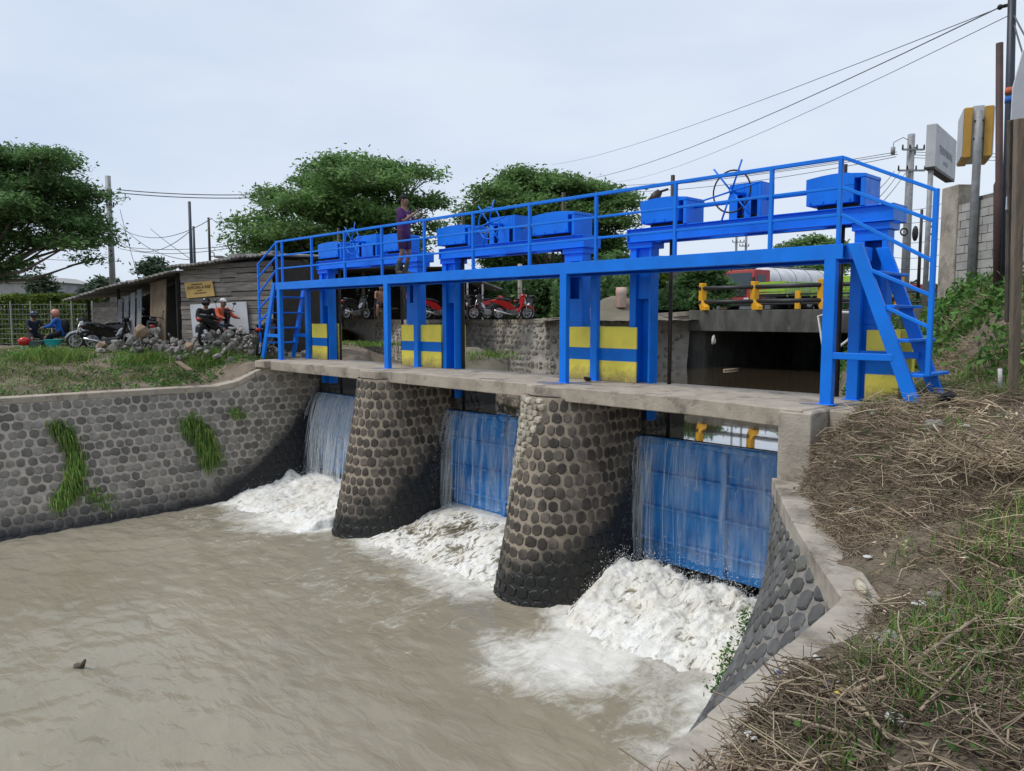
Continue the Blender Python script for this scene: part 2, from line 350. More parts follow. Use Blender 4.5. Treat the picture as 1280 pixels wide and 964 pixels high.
# ------------------------------------------------------------------ channel outline and ground
def lerp_table(tab):
    t = np.array(tab, float); return lambda s: np.interp(s, t[:, 0], t[:, 1])
TOPX = lerp_table([(-60, 3.2), (-14, 2.55), (-9, 2.40), (-6.9, 2.28), (-5.8, 2.15), (-4.5, 2.03), (-4.3, 2.01), (-4.1, 1.95), (-3.15, 1.16), (-2.1, .5), (-.82, -.34), (-.6, -.36), (2, -.36)])
BASX = lerp_table([(-60, 1.5), (-14, .7), (-6, .15), (-3.6, -.11), (-3.0, -.2), (-2.1, -.33), (-.82, -.42), (2, -.42)])
RB = lerp_table([(-60, 3.7), (-14, 3.0), (-9, 2.52), (-6.9, 2.38), (-5.8, 2.26), (-4.5, 2.17), (-4.1, 2.10), (-3.15, 1.36), (-2.1, .74), (-1.0, .05), (-.82, .08), (-.6, .08), (1.8, .0), (2.2, -.6), (4, -1.6), (10, -4.6), (17, -6.0)])
def hR(x, y):
    e = x-RB(y); b = sstep(-3.4, .3, y)
    low = -.85+b*.86*sstep(-.1, .5, e)+np.clip(e, 0, 4)*(.24*(1-b)+.02)
    low = low-.16*sstep(.16, -.12, e+(fbm(x*3.1, y*3.1, 12)-.5)*.5)*sstep(-.7, -1.0, y)
    low = low+.06*np.exp(-((x-1.3)**2/.9+(y+.9)**2/1.2))*np.clip(e*2, 0, 1)
    em = np.interp(e, [0, .5, 1.4, 2.1, 3.0, 60], [-1.2, -.25, .02, .75, 1.66, 1.7])
    f = sstep(2.3, 4.6, y); h = low*(1-f)+em*f
    return h+((fbm(x*1.3, y*1.3, 2)-.5)*.34+(fbm(x*4.5, y*4.5, 6)-.5)*.09)*np.clip(e*1.5, 0, 1)
LB = lerp_table([(-60, -15.55), (-1.5, -15.55), (-.35, -14.6), (2, -14.5), (4, -16.2), (7, -20.5), (11, -29), (17, -42), (60, -90)])
def hL(x, y):
    d = LB(y)-x; b = sstep(-1.55, -.35, y)*(1-sstep(2, 3, y))
    low = np.interp(d, [0, 1.0, 2.4, 4.0, 400], [-.63, -.46, -.16, .02, .05])
    up = np.interp(d, [0, .6, 1.6, 400], [-1.1, -.1, .05, .05])
    f = sstep(1.8, 3.2, y); low = low*(1-b)+np.interp(d, [0, 1, 2.5, 400], [-.11, -.05, .02, .05])*b
    return low*(1-f)+up*f+(fbm(x*1.1, y*1.1, 5)-.5)*.2*np.clip(d*1.2, 0, 1)
FB = lerp_table([(-220, 130), (-80, 38), (-36, 19.4), (-27, 16.0), (-19.6, 13.5), (-17.1, 13.3), (-15.4, 15.2), (-13.6, 17.4), (-13.2, 17.4), (-13.19, 17.02), (240, 17.02)])
FTOP = lerp_table([(-220, .9), (-36, .95), (-19, 1.0), (-15, 1.2), (-13, 1.385), (240, 1.385)])
def bank(name, rows, matl):
    """rows: list of (list of (x,y,z)); one sheet"""
    n = len(rows[0]); v = [p for r in rows for p in r]
    f = [(i*n+j, i*n+j+1, (i+1)*n+j+1, (i+1)*n+j) for i in range(len(rows)-1) for j in range(n-1)]
    o = npobj(name, v, f, matl, smooth=True, kind='structure')
    return o
def side_bank(name, bx, h, sgn, y0, y1, matl):
    ys = np.unique(np.concatenate([np.linspace(y0, -12, 20), np.linspace(-12, 8, 281), np.linspace(8, y1, 40)])); ys = ys[(ys <= y1)]
    ds = np.concatenate([np.linspace(-.15, .3, 16), np.linspace(.4, 6, 57), np.linspace(6.5, 20, 28), np.geomspace(21, 500, 14)])
    return bank(name, [[(bx(y)+sgn*d, y, float(h(bx(y)+sgn*d, y))) for d in ds] for y in ys], matl)
side_bank('right_bank_ground', RB, hR, 1, -60, 17.05, M['soil'])
side_bank('left_bank_ground', LB, hL, -1, -60, 60, M['soil'])
xs = np.unique(np.concatenate([np.linspace(-220, -40, 30), np.linspace(-40, -10, 80), [-13.2, -13.19], np.linspace(-10, 240, 40)]))
bank('far_bank_ground', [[(x, float(FB(x))+d, float(FTOP(x))+(.1*(float(fbm(x*.6, d*.6))-.5) if d > 1 else 0)) for d in np.concatenate([np.linspace(0, 8, 17), np.linspace(9, 60, 18), np.geomspace(65, 1500, 8)])] for x in xs], M['far_ground'])
npobj('ground', [(-1800, -1800, -4.6), (1800, -1800, -4.6), (1800, 1800, -4.6), (-1800, 1800, -4.6)], [(0, 1, 2, 3)], M['far_ground'], kind='structure')
# road over the culvert, on the far bank
MB().add([(-120, 19.2, 1.45), (140, 19.2, 1.45), (140, 44, 1.45), (-120, 60, 1.45)], [(0, 1, 2, 3)]).build('road', M['asphalt'], kind='structure')
# ------------------------------------------------------------------ masonry
def stone_meshes(pref, matl, n, w, h, dome, sides=7, irr=.12, flatx=1):
    out = []
    for k in range(n):
        s = sides+(k % 2)-(k % 3 == 0); a0 = random.random(); v = []
        pts = []
        if sides == 8:      # squat honeycomb block
            s = 8; j = lambda q: q*random.uniform(-irr, irr)
            for x, y in ((.5, -.24), (.5, .24), (.2, .46), (-.18, .48), (-.5, .25), (-.5, -.25), (-.19, -.47), (.2, -.46)): pts.append((x*w+j(w)*.6, y*h+j(h)*.6))
        else:
            for i in range(s):
                t = 2*math.pi*(i+a0+random.uniform(-.12, .12))/s
                c, d = math.cos(t), math.sin(t); q = (abs(c)**3.2+abs(d)**3.2)**(-1/3.2)*(1+random.uniform(-irr, irr))
                pts.append((c*q*w/2, d*q*h/2))
        for sc, z in ((1.0, -.05), (.97, dome*.35), (.80, dome*.95)):
            v += [(x*sc, y*sc, z+random.uniform(-.1, .1)*dome) for x, y in pts]
        v.append((0, 0, dome*1.1))
        f = [(r*s+i, r*s+(i+1) % s, (r+1)*s+(i+1) % s, (r+1)*s+i) for r in (0, 1) for i in range(s)]+[(2*s+i, 2*s+(i+1) % s, 3*s) for i in range(s)]
        me = bpy.data.meshes.new(pref); me.from_pydata(v, [], f); me.materials.append(matl); out.append(me)
    return out
def lay_stones(parent, spots, meshes, cap=298, cam_bias=True, name='stone'):
    """spots: (pos, normal, tangent, sx, sy). The ones that show largest become objects, the rest one joined part"""
    C = Vector(CAMP); L = parent.location; sc = []
    for p, n, t, sx, sy in spots:
        d = C-p; l = d.length; facing = max(0, d.normalized().dot(n)); pr = (p-C)
        zf = pr.dot(Vector(_F)); u = 640+FPX*pr.dot(Vector(_R))/max(zf, .1); w = 482-FPX*pr.dot(Vector(_U))/max(zf, .1)
        vis = 1 if (zf > 0 and -10 < u < 1290 and -10 < w < 974) else .001
        sc.append(facing/l**2*vis)
    order = sorted(range(len(spots)), key=lambda i: -sc[i]); rest_v, rest_f = [], []
    for r, i in enumerate(order):
        p, n, t, sx, sy = spots[i]; b = n.cross(t).normalized(); t = b.cross(n)
        q = Matrix((t*sx, b*sy, n)).transposed(); me = random.choice(meshes)
        if r < cap:
            o = bpy.data.objects.new(name, me); COL.objects.link(o); o.parent = parent
            o.matrix_local = Matrix.Translation(p-L) @ q.to_4x4()
        else:
            k = len(rest_v); rest_v += [p+q@v.co for v in me.vertices]; rest_f += [[i+k for i in f.vertices] for f in me.polygons]
    if rest_v:
        mb = MB(); mb.v = [tuple(v) for v in rest_v]; mb.f = rest_f; mb.build('stonework', meshes[0].materials[0], parent, kind='stuff')
def surf_mesh(P):   # P: rows x cols of points -> quads
    n = len(P[0]); v = [p for r in P for p in r]
    return v, [(i*n+j, i*n+j+1, (i+1)*n+j+1, (i+1)*n+j) for i in range(len(P)-1) for j in range(n-1)]
PIERS = [(-4.46, .75, 'near'), (-9.55, .75, 'far')]
def pier_ring(cx, a0, z, n=40, grow=0):
    t = min(1, max(0, (-.17-z)/3.3)); k = t**1.25
    a = a0+.27*k+grow; b = .78+.70*k+grow; bx = a0+.05*k+grow; pts = []
    for i in range(9): pts.append((cx-(bx+(a-bx)*(i/8)), 2.3*(1-i/8)))
    for i in range(1, n): th = math.pi*(1-i/n); pts.append((cx+a*math.cos(th), -b*math.sin(th)))
    for i in range(9): pts.append((cx+(a-(a-bx)*(i/8)), 2.3*i/8))
    return [Vector((x, y, z)) for x, y in pts]
def along(pts, u):
    d = [(pts[i+1]-pts[i]).length for i in range(len(pts)-1)]; tot = sum(d); s = u*tot
    for i, l in enumerate(d):
        if s <= l or i == len(d)-1:
            return pts[i].lerp(pts[i+1], min(1, s/l)), (pts[i+1]-pts[i]).normalized(), tot
        s -= l
PM = stone_meshes('stone', M['pier_stone'], 16, .157, .205, .018, 8, .09)
PALE = stone_meshes('pale_cobble', M['cobble'], 5, .17, .15, .06, 8, .1)
for cx, a0, which in PIERS:
    g = empty('stone_pier', (cx, 0, -3.6), 'rounded stone pier with pale cobbles down one edge, nearest the camera' if which == 'near' else 'rounded cut stone pier standing between the middle and far gates', 'bridge pier', 'masonry piers between the sluice gates')
    zs = np.linspace(-3.75, -.17, 19)
    v, f = surf_mesh([pier_ring(cx, a0, z) for z in zs]); npobj('mortar_core', v, f, M['pier_mortar'], g, smooth=True)
    spots = []; pale = []; rows = 18; dz = .196
    for r in range(rows):
        z = -.29-r*dz; ring = pier_ring(cx, a0, z); _, _, tot = along(ring, .5); n = 41
        up = (Vector(pier_ring(cx, a0, z+.1)[24])-ring[24])
        for k in range(n):
            u = (k+.5*(r % 2)+.5+random.uniform(-.1, .1))/(n+.5)
            p, t, _ = along(ring, min(u, .999)); nn = Vector((t.y, -t.x, .12)).normalized()
            if p.y > 1.9: continue
            pz = p+Vector((0, 0, random.uniform(-.014, .014)))
            ang = math.atan2(p.x-cx, -p.y)
            if which == 'near' and r < 12 and -1.2 < ang < .24-.085*r: continue
            w = tot/n/.178
            spots.append((pz, nn, t, w*random.uniform(.82, 1.1), random.uniform(.84, 1.08)))
    lay_stones(g, spots, PM)
    if which == 'near':
        for r in range(26):
            z = -.25-r*.088; ring = pier_ring(cx, a0, z); a1, a2 = -1.1, .20-.0385*r
            if a2 < a1+.15: continue
            random.random()
            for q in range(max(1, int((a2-a1)/.15))):
                th = a1+(a2-a1)*(q+.5*(r % 2)+.3)/max(1, int((a2-a1)/.15)); p = min(ring, key=lambda s: abs(math.atan2(s.x-cx, -s.y)-th) if s.y < .3 else 9)
                nn = Vector((math.sin(th), -math.cos(th), .1)).normalized(); t = Vector((-nn.y, nn.x, 0)).normalized()
                pale.append((p+Vector((0, 0, random.uniform(-.02, .02)))-nn*.01, nn, t, random.uniform(.6, 1.0), random.uniform(.6, 1.0)))
        for p, n, t, sx, sy in pale:
            b = n.cross(t); q = Matrix((t*sx, b*sy, n*random.uniform(.7, 1.2))).transposed().to_4x4()
            o = bpy.data.objects.new('cobble', random.choice(PALE)); COL.objects.link(o); o.parent = g; o.matrix_local = Matrix.Translation(p-g.location) @ q
    mb = MB(); n = 18; a, b = a0+.05, .86      # rounded cap slab
    mb.prism([(cx+a*math.cos(math.pi+math.pi*i/n), b*math.sin(math.pi+math.pi*i/n)) for i in range(n+1)], (0, .14, -.17), (1, 0, 0), (0, 1, 0), (0, 0, .166))
    mb.build('cap', M['concrete'], g, bevel=.015)
# left channel wall
def left_wall(y, t):     # t 0 top .. 1 water
    f = float(sstep(.6, -3.0, y)); xt = -14.32-.62*f-.16*float(sstep(-.2, -1.4, y)); xb = -14.28+.42*f
    zt = -.16-.5*float(sstep(-.3, -1.5, y)); z0 = -3.75
    return Vector((xt+(xb-xt)*t**1.1, y, zt+(z0-zt)*t))
g = empty('canal_wall', (-14.6, -6, -3.6), 'long grey stone channel wall with moss strips along the left bank', 'retaining wall')
ys = np.concatenate([np.linspace(-40, -10, 12), np.linspace(-9.5, 2.2, 48)])
v, f = surf_mesh([[left_wall(y, t) for t in np.linspace(0, 1, 14)] for y in ys]); npobj('mortar_face', v, f, M['wall_mortar'], g, smooth=True)
WM = stone_meshes('stone', M['wall_stone'], 16, .184, .196, .014, 8, .09)
spots = []
for r in range(18):
    for k in range(62):
        y = 1.6-(k+.5*(r % 2))*.208+random.uniform(-.025, .025); tz = (r+.55)*.187/3.1
        top = left_wall(y, 0).z; z = -.26-r*.187-.02*random.random()
        if z > top-.1: continue
        t = (top-z)/(top+3.75)
        if t > .99: continue
        p = left_wall(y, t); ty = (left_wall(y-.1, t)-left_wall(y+.1, t)).normalized(); tu = (left_wall(y, max(0, t-.05))-left_wall(y, t+.05)).normalized()
        nn = tu.cross(ty).normalized(); nn = nn if nn.x > 0 else -nn
        spots.append((p, nn, ty, random.uniform(.85, 1.12), random.uniform(.85, 1.1)))
lay_stones(g, spots, WM)
mb = MB(); pl = [(-40, 0)]+[(y, 0) for y in (-9.5, -8.1, -6.6, -5.15, -3.7, -2.35, -1.62, -1.15, -.75, -.42)]
for i in range(len(pl)-1):
    a, b = left_wall(pl[i][0], 0), left_wall(pl[i+1][0], 0); d = (b-a).normalized()*.008
    mb = MB(); w = Vector((-.46, 0, 0)); j = random.uniform(-.006, .006)
    a = a+Vector((.035, 0, j)); b = b+Vector((.035, 0, j)); h = Vector((0, 0, .055)); k = Vector((0, 0, -.09))
    mb.add([a+d+k, b-d+k, b-d+k+w, a+d+k+w, a+d+h, b-d+h, b-d+h+w, a+d+h+w], [(0, 1, 2, 3), (4, 5, 6, 7), (0, 1, 5, 4), (1, 2, 6, 5), (2, 3, 7, 6), (3, 0, 4, 7)])
    mb.build('coping', M['concrete'], g, bevel=.012)
# right wing wall
def wing(y, t):
    xt, xb = float(TOPX(y)), float(BASX(y)); zt = -1.0; return Vector((xt+(xb-xt)*min(t, 1.1), y, zt-2.5*t))
g = empty('wing_wall', (1, -4, -3.4), 'dark grey sloping stone wing wall below the dead stalks', 'retaining wall')
ys = np.concatenate([np.linspace(-40, -9, 14), np.linspace(-8.6, -.6, 50)])
v, f = surf_mesh([[wing(y, t) for t in np.linspace(0, 1.1, 12)] for y in ys]); npobj('mortar_face', v, f, M['wing_mortar'], g, smooth=True)
GM = stone_meshes('stone', M['wing_stone'], 12, .285, .215, .026, 8, .13)
spots = []
for r in range(17):
    for k in range(34):
        y = -.75-(k+.5*(r % 2)+random.uniform(-.12, .12))*.27; t = (r+.5)/17+random.uniform(-.008, .008)
        if y < -9: continue
        p = wing(y, t); ty = (wing(y-.12, t)-wing(y+.12, t)).normalized(); tu = (wing(y, t-.05)-wing(y, t+.05)).normalized()
        nn = tu.cross(ty).normalized(); nn = nn if nn.x < 0 else -nn
        wid = abs((wing(y, 0)-wing(y, 1)).length)/17/.19
        tt = (ty+tu*.25).normalized()
        spots.append((p, nn, tt, min(1.35, max(1, wid**.7))*random.uniform(.80, 1.0), min(1.4, wid)*random.uniform(.84, 1.0)))
lay_stones(g, spots, GM)
cy = [-.78, -1.75, -2.55, -2.62, -3.4, -4.28, -4.36, -5.3, -6.4, -7.6, -9, -11, -14, -20, -40]
for i in range(len(cy)-1):
    if i == 2: continue
    a, b = wing(cy[i], 0), wing(cy[i+1], 0); wa, wb = Vector((max(float(RB(cy[i]))-a.x, 0)+.2, 0, 0)), Vector((max(float(RB(cy[i+1]))-b.x, 0)+.2, 0, 0))
    nrm = Vector((-.05, 0, 0)); a = a+nrm; b = b+nrm; k = Vector((0, 0, -.11)); h = Vector((0, 0, .13+random.uniform(-.008, .008)))
    mb = MB().add([a+k, b+k, b+k+wb, a+k+wa, a+h, b+h, b+h+wb, a+h+wa], [(0, 1, 2, 3), (4, 5, 6, 7), (0, 1, 5, 4), (1, 2, 6, 5), (2, 3, 7, 6), (3, 0, 4, 7)])
    mb.build('coping', M['concrete_pale'], g, bevel=.014)
# abutments and footbridge slabs
g = empty('concrete_abutment', (-.2, .5, -3.5), 'pale concrete abutment block at the right end of the slab', 'abutment')
MB().prism([(-.31, -.82), (.12, -.82), (.12, 2.4), (-.31, 2.4)], (0, 0, -3.7), (1, 0, 0), (0, 1, 0), (0, 0, 3.69)).build('block', M['concrete_pale'], g, bevel=.02)
MB().span((-.30, -.845, -1.32), (.115, -.815, -.03)).build('facing_slab', M['concrete_pale'], g, bevel=.012)
MB().span((.125, -.4, -.5), (.55, 1.6, -.012)).build('wing_block', M['concrete'], g, bevel=.02)
for (x0, x1, lab, ya) in ((-4.44, -.0, 'long concrete slab from the nearest pier to the right bank', -.62), (-9.52, -4.46, 'weathered concrete slab between the two stone piers', -.52), (-14.25, -9.54, 'weathered concrete slab from the far pier to the left bank', -.5)):
    g = empty('footbridge_slab', ((x0+x1)/2, .5, -.17), lab, 'concrete slab', 'concrete slabs across the piers')
    xs = np.linspace(x0+.01, x1-.01, 26); pr = [(x, ya-(.2*sstep(-1.5, -.2, x) if x1 > -1 else 0)+random.uniform(-.012, .012)) for x in xs]+[(x1-.01, 1.30), (x0+.01, 1.30)]
    MB().prism(pr, (0, 0, -.225), (1, 0, 0), (0, 1, 0), (0, 0, .228+random.uniform(0, .002))).build('deck', M['concrete'], g, bevel=.012)
g = empty('end_slab', (-14.7, .3, -.16), 'concrete cap over the left abutment under the far stair', 'concrete slab')
MB().prism([(-15.1, -.35), (-14.75, -.68), (-14.27, -.66), (-14.27, 1.5), (-15.1, 1.5)], (0, 0, -.17), (1, 0, 0), (0, 1, 0), (0, 0, .172)).build('deck', M['concrete'], g, bevel=.015)
# bay floors (sills under the gates), set back out of view below the white water
MB().span((-14.3, .4, -4.2), (-.5, 2.4, -3.35)).build('gate_sill', M['pier_mortar'], kind='structure')
# ------------------------------------------------------------------ water
NEAR = [(-3.72, -.32), (-8.8, -5.2), (-14.28, -10.3)]
def add_attr(o, name, vals):
    a = o.data.attributes.new(name, 'FLOAT', 'POINT'); a.data.foreach_set('value', np.asarray(vals, np.float32).ravel())
def foam_field(x, y):
    """how churned the water is, by bay"""
    n = fbm(x*.8, y*.8, 4, 4)-.5
    b1 = sstep(-4.6, -1.6, y+n*1.9)*sstep(-5.3, -3.2, x+.30*(y)+n*1.4)
    b2 = sstep(-2.9, -.7, y+n*1.8)*sstep(-9.3, -8.2, x-.25*y+n)*sstep(-3.6, -5.2, x+n)
    b3 = sstep(-3.6, -1.4, y+n*1.5)*sstep(-9.4, -10.6, x+n*1.0-.25*(y+1))
    st = sstep(-6, -3.2, y)*.30*sstep(.38, .62, fbm(x*.45+y*.2, y*.3, 8, 3))
    return np.clip(np.maximum(np.maximum(b1*(.55+.5*sstep(.35, .65, fbm(x*1.3+y*.3, y*1.0, 14, 4))), b3), np.maximum(b2*.85, st)), 0, 1)
xs = np.linspace(-15.4, 3.4, 300); ys = np.concatenate([np.linspace(-60, -20, 20), np.linspace(-19.5, -9, 90), np.linspace(-8.93, 1.6, 190)])
X, Y = np.meshgrid(xs, ys); fo = foam_field(X, Y)
rip = (fbm(X*1.5+.5*Y, Y*2.6-.4*X, 1, 3)-.5)*.058+(fbm(X*4.0, Y*6.0, 2, 2)-.5)*.022
Z = -3.4+rip*(1-.35*fo)+fo*(fbm(X*3.2, Y*3.2, 6, 4)-.42)*.12
v = np.stack([X, Y, Z], -1).reshape(-1, 3); n = len(xs); I = np.arange((len(ys)-1)*len(xs)).reshape(len(ys)-1, n)[:, :-1].ravel()
o = npobj('river_water', v, np.stack([I, I+1, I+n+1, I+n], 1), M['river'], smooth=True, kind='structure'); add_attr(o, 'foam', fo*.9)
# canal water above the gates
xs = np.linspace(-90, .5, 60); ys = np.linspace(.95, 60, 60); X, Y = np.meshgrid(xs, ys)
v = np.stack([X, Y, 0*X-.86], -1).reshape(-1, 3); n = len(xs); I = np.arange((len(ys)-1)*n).reshape(len(ys)-1, n)[:, :-1].ravel()
npobj('canal_water', v, np.stack([I, I+1, I+n+1, I+n], 1), M['canal'], smooth=True, kind='structure')
# white water below each gate
def jump(x, y, b):
    rd = (1-np.abs(2*fbm(x*4.6, y*2.4, 31+b, 4)-1))**3; rd2 = (1-np.abs(2*fbm(x*11, y*8, 33+b, 3)-1))**3
    n = fbm(x*1.1, y*1.1, 3+b, 4); big = fbm(x*2.1, y*2.1, 7+b, 4); fine = fbm(x*7, y*7, 9+b, 4)
    if b == 0:
        cr = .52*np.exp(-((y-.30)/.80)**2)+.34*np.exp(-((y+.8)/1.15)**2)
        side = sstep(-3.95, -3.3, x+.25*(y+.5))
        edge = sstep(-3.25, .1, y+(n-.5)*1.5)
        h = cr*1.12*(.62+.8*(big-.3))*edge*side+(.07*(rd-.45)+.03*(rd2-.4))*edge*side-.10
        h = h-.10*sstep(-1.6, -.9, x)*sstep(-1, .6, y)
        a = sstep(-3.2, -1.2, y+(n-.5)*1.7)*side*(.62+1.0*(big-.42))
    elif b == 1:
        slope = .55*sstep(-2.0, .9, y)
        side = sstep(-9.0, -8.5, x)
        edge = sstep(-2.6, -.9, y+(n-.5)*1.6)
        h = slope*edge+(.26*(big-.5)+.025*(rd2-.45)+.04*(rd-.5))*edge*sstep(1.1, -.4, y)*side-.07
        a = edge*(.40+.75*(big-.42)+.3*sstep(-.4, -1.5, y)*edge+.25*sstep(.3, .8, y))
    else:
        cr = .62*np.exp(-((y-.1)/.95)**2)+.2*np.exp(-((y+1.3)/.9)**2)
        edge = sstep(-3.3, -1.5, y+(n-.5)*1.7)*sstep(-9.9, -10.5, x+(n-.5)*.6+.12*y)
        h = -.3*sstep(-10.35, -10.12, x)+cr*(.65+.75*(big-.35))*edge+(.06*(rd-.45)+.03*(rd2-.4))*edge-.08
        a = edge*(.85+.4*(big-.4))
    return h, np.clip(a, 0, 1)
SPR = []
for b, (x0, x1, y0) in enumerate(((-4.3, -.25, -3.3), (-9.1, -5.0, -3.2), (-14.4, -10.1, -3.9))):
    st = .028; xs = np.arange(x0, x1, st); ys = np.arange(y0, .96, st); X, Y = np.meshgrid(xs, ys); H, A_ = jump(X, Y, b)
    dx = (fbm(X*5, Y*5, 20, 3)-.5)*.10*A_
    v = np.stack([X+dx, Y-dx*.6, -3.4+H], -1).reshape(-1, 3); n = len(xs); I = np.arange((len(ys)-1)*n).reshape(len(ys)-1, n)[:, :-1].ravel()
    o = npobj('white_water', v, np.stack([I, I+1, I+n+1, I+n], 1), M['foam'], smooth=True, kind='stuff',
              label=('churning white water leaping below the nearest gate', 'thin white flow sliding out below the middle gate', 'dense white water boiling out below the far gate')[b], cat='white water')
    add_attr(o, 'foam', A_)
    k = (8000, 3000, 6500)[b]; px = RNG.uniform(x0+.4, x1, k*3); py = RNG.uniform(-2.2, .8, k*3); hh, aa = jump(px, py, b)
    sel = (aa > .55) & (RNG.random(k*3) < aa*(.25+np.clip(hh, 0, 1))); px, py, hh = px[sel][:k], py[sel][:k], hh[sel][:k]
    up = RNG.exponential(.07, len(px))*(.6+hh*1.5)
    SPR.append((b, np.stack([px, py, -3.4+hh+up-.01], 1)))
OCT = np.array([(1, 0, 0), (-1, 0, 0), (0, 1, 0), (0, -1, 0), (0, 0, 1), (0, 0, -1)], float)
OCF = np.array([(0, 2, 4), (2, 1, 4), (1, 3, 4), (3, 0, 4), (2, 0, 5), (1, 2, 5), (3, 1, 5), (0, 3, 5)])
def specks(name, P, r0, r1, matl, **kw):
    k = len(P); r = RNG.uniform(r0, r1, (k, 1, 1))*RNG.uniform(.6, 1.5, (k, 1, 3))
    v = (P[:, None, :]+OCT[None]*r).reshape(-1, 3); f = (OCF[None]+6*np.arange(k)[:, None, None]).reshape(-1, 3)
    return npobj(name, v, f, matl, smooth=True, kind='stuff', **kw)
for b, P in SPR:
    specks('spray', P, .0025, .0085, M['spray'], label=('drops of spray thrown up below the nearest gate', 'drops of spray above the middle gate outflow', 'drops of spray thrown up below the far gate')[b], cat='spray')
# ------------------------------------------------------------------ gates and the water running over them
GL = ('nearest wet blue steel sluice gate with scale streaks, beside the right bank', 'middle wet blue sluice gate with white scale marks low down', 'far blue sluice gate half hidden by a curtain of falling water')
for b, (x0, x1) in enumerate(NEAR):
    g = empty('sluice_gate', ((x0+x1)/2, .95, -3.0), GL[b], 'sluice gate', 'blue sluice gates between the piers'); x0 -= .06; x1 += .06
    zb = -2.98 if b != 1 else -2.92
    MB().span((x0, .90, zb), (x1, .96, -.93)).build('skin_plate', M['gate'], g, bevel=.006)
    for z in (-1.48, -2.05, -2.6): MB().prism([(0, -.035), (.075, -.02), (.075, .02), (0, .035)], (x0, .9, z), (0, -1, 0), (0, 0, 1), (x1-x0, 0, 0)).build('horizontal_rib', M['gate'], g, bevel=.006)
    xm = (x0+x1)/2
    for x in (xm, ): MB().span((x-.05, .835, zb), (x+.05, .897, -1.0)).build('vertical_rib', M['gate'], g, bevel=.006)
    MB().tube([(x0, .89, -.93), (xm-.02, .89, -.93), (xm+.02, .89, -.93), (x1, .89, -.93)], .062, 12).build('top_roll', M['gate'], g, smooth=True)
    if b: MB().tube([(xm-.12, .85, -.90), (xm+.02, .82, -.89), (xm+.16, .86, -.90)], [.075, .085, .07], 12).build('lifting_boss', M['gate'], g, smooth=True)
    [MB().span((x-.075, .965, -3.1), (x+.075, 1.1, -.3)).build('guide_channel', M['dark_steel'], g) for x in (x0+.025, x1-.025)]
def ribbons(P0, drop, out, r, wob=.02, seg=7):
    """falling strands: start points, drop (m), forward throw; thin three-sided tubes"""
    k = len(P0); V = []; 
    t = np.linspace(0, 1, seg)
    ph = RNG.uniform(0, 6, (k, 1)); 
    x = P0[:, :1]+wob*np.sin(ph+t*5)*t+RNG.normal(0, .05, (k, 1))*t
    y = P0[:, 1:2]-out[:, None]*np.sqrt(t+1e-4); z = P0[:, 2:3]-drop[:, None]*t
    c = np.stack([x, y, z], -1); rr = r[:, None, None]*(1+.8*t[None, :, None])
    offs = np.array([(1, 0, 0), (-.5, -.87, 0), (-.5, .87, 0)])
    v = (c[:, :, None, :]+offs[None, None]*rr[..., None]).reshape(-1, 3)
    i = np.arange(k)[:, None, None]*seg*3+np.arange(seg-1)[None, :, None]*3; j = np.arange(3)[None, None]; j2 = (j+1) % 3
    return v, np.stack([i+j, i+j2, i+3+j2, i+3+j], -1).reshape(-1, 4)
def curtain(name, x0, x1, drop, out, matl, lab, n=40):
    P = [[(x, .79-out*math.sqrt(max(t, 0))-.05*math.sin(min(t*8, 1.57)), -.875-drop*t+.02*math.sin(x*9)) for t in np.linspace(0, 1, 10)] for x in np.linspace(x0, x1, n)]
    v, f = surf_mesh(P); o = npobj(name, v, f, matl, smooth=True, kind='stuff', label=lab, cat='falling water'); u = np.repeat(np.linspace(0, 1, n), 10); add_attr(o, 'edge', np.clip(np.minimum(u*8+.3, (1-u)*3.2), 0, 1)); return o
curtain('water_curtain', -14.25, -10.35, 2.25, .42, M['veil'], 'sheet of water falling over the far gate')
curtain('water_curtain', -3.7, -3.1, 2.05, .16, M['veil'], 'sheet of water running down the left side of the nearest gate')
curtain('water_curtain', -3.2, -.34, 1.9, .02, M['veil_thin'], 'thin film of water running over the face of the nearest gate')
curtain('water_curtain', -8.78, -8.2, 2.1, .24, M['veil'], 'sheet of water running down the left side of the middle gate')
curtain('water_curtain', -8.3, -5.3, 1.9, .10, M['veil_thin'], 'thin film of water running over the middle gate')
for nm, x0, x1, k, o0, lab in (('falling_strands', -14.25, -10.35, 420, .40, 'white strands of water falling over the far gate'), ('falling_strands', -8.75, -5.5, 22, .20, 'separate thin strands of water spilling over the middle gate'), ('falling_strands', -3.7, -2.4, 22, .10, 'thin strands of water trickling beside the nearest pier')):
    px = x0+(x1-x0)*(RNG.random(k) if o0 == .40 else RNG.random(k)**2.4); P0 = np.stack([px, np.full(k, .84), np.full(k, -.88)], 1)
    v, f = ribbons(P0, RNG.uniform(.5, 2.3, k), RNG.uniform(.7, 1.15, k)*o0, RNG.uniform(.001, .0028, k)); npobj(nm, v, f, M['strand'], smooth=True, kind='stuff', label=lab, cat='falling water')
# leak spouting between the gate slot and the pier, as loose drops
for x, lab in ((-3.66, 'water drops spurting from the slot of the nearest gate'), (-8.72, 'water drops spurting from the slot of the middle gate')):
    k = 420; t = RNG.random(k); P = np.stack([x+RNG.normal(.06, .07, k), .8-.55*np.sqrt(t)+RNG.normal(0, .06, k), -1.0-2.0*t], 1)
    specks('leak_spray', P, .002, .006, M['spray'], label=lab, cat='spray')
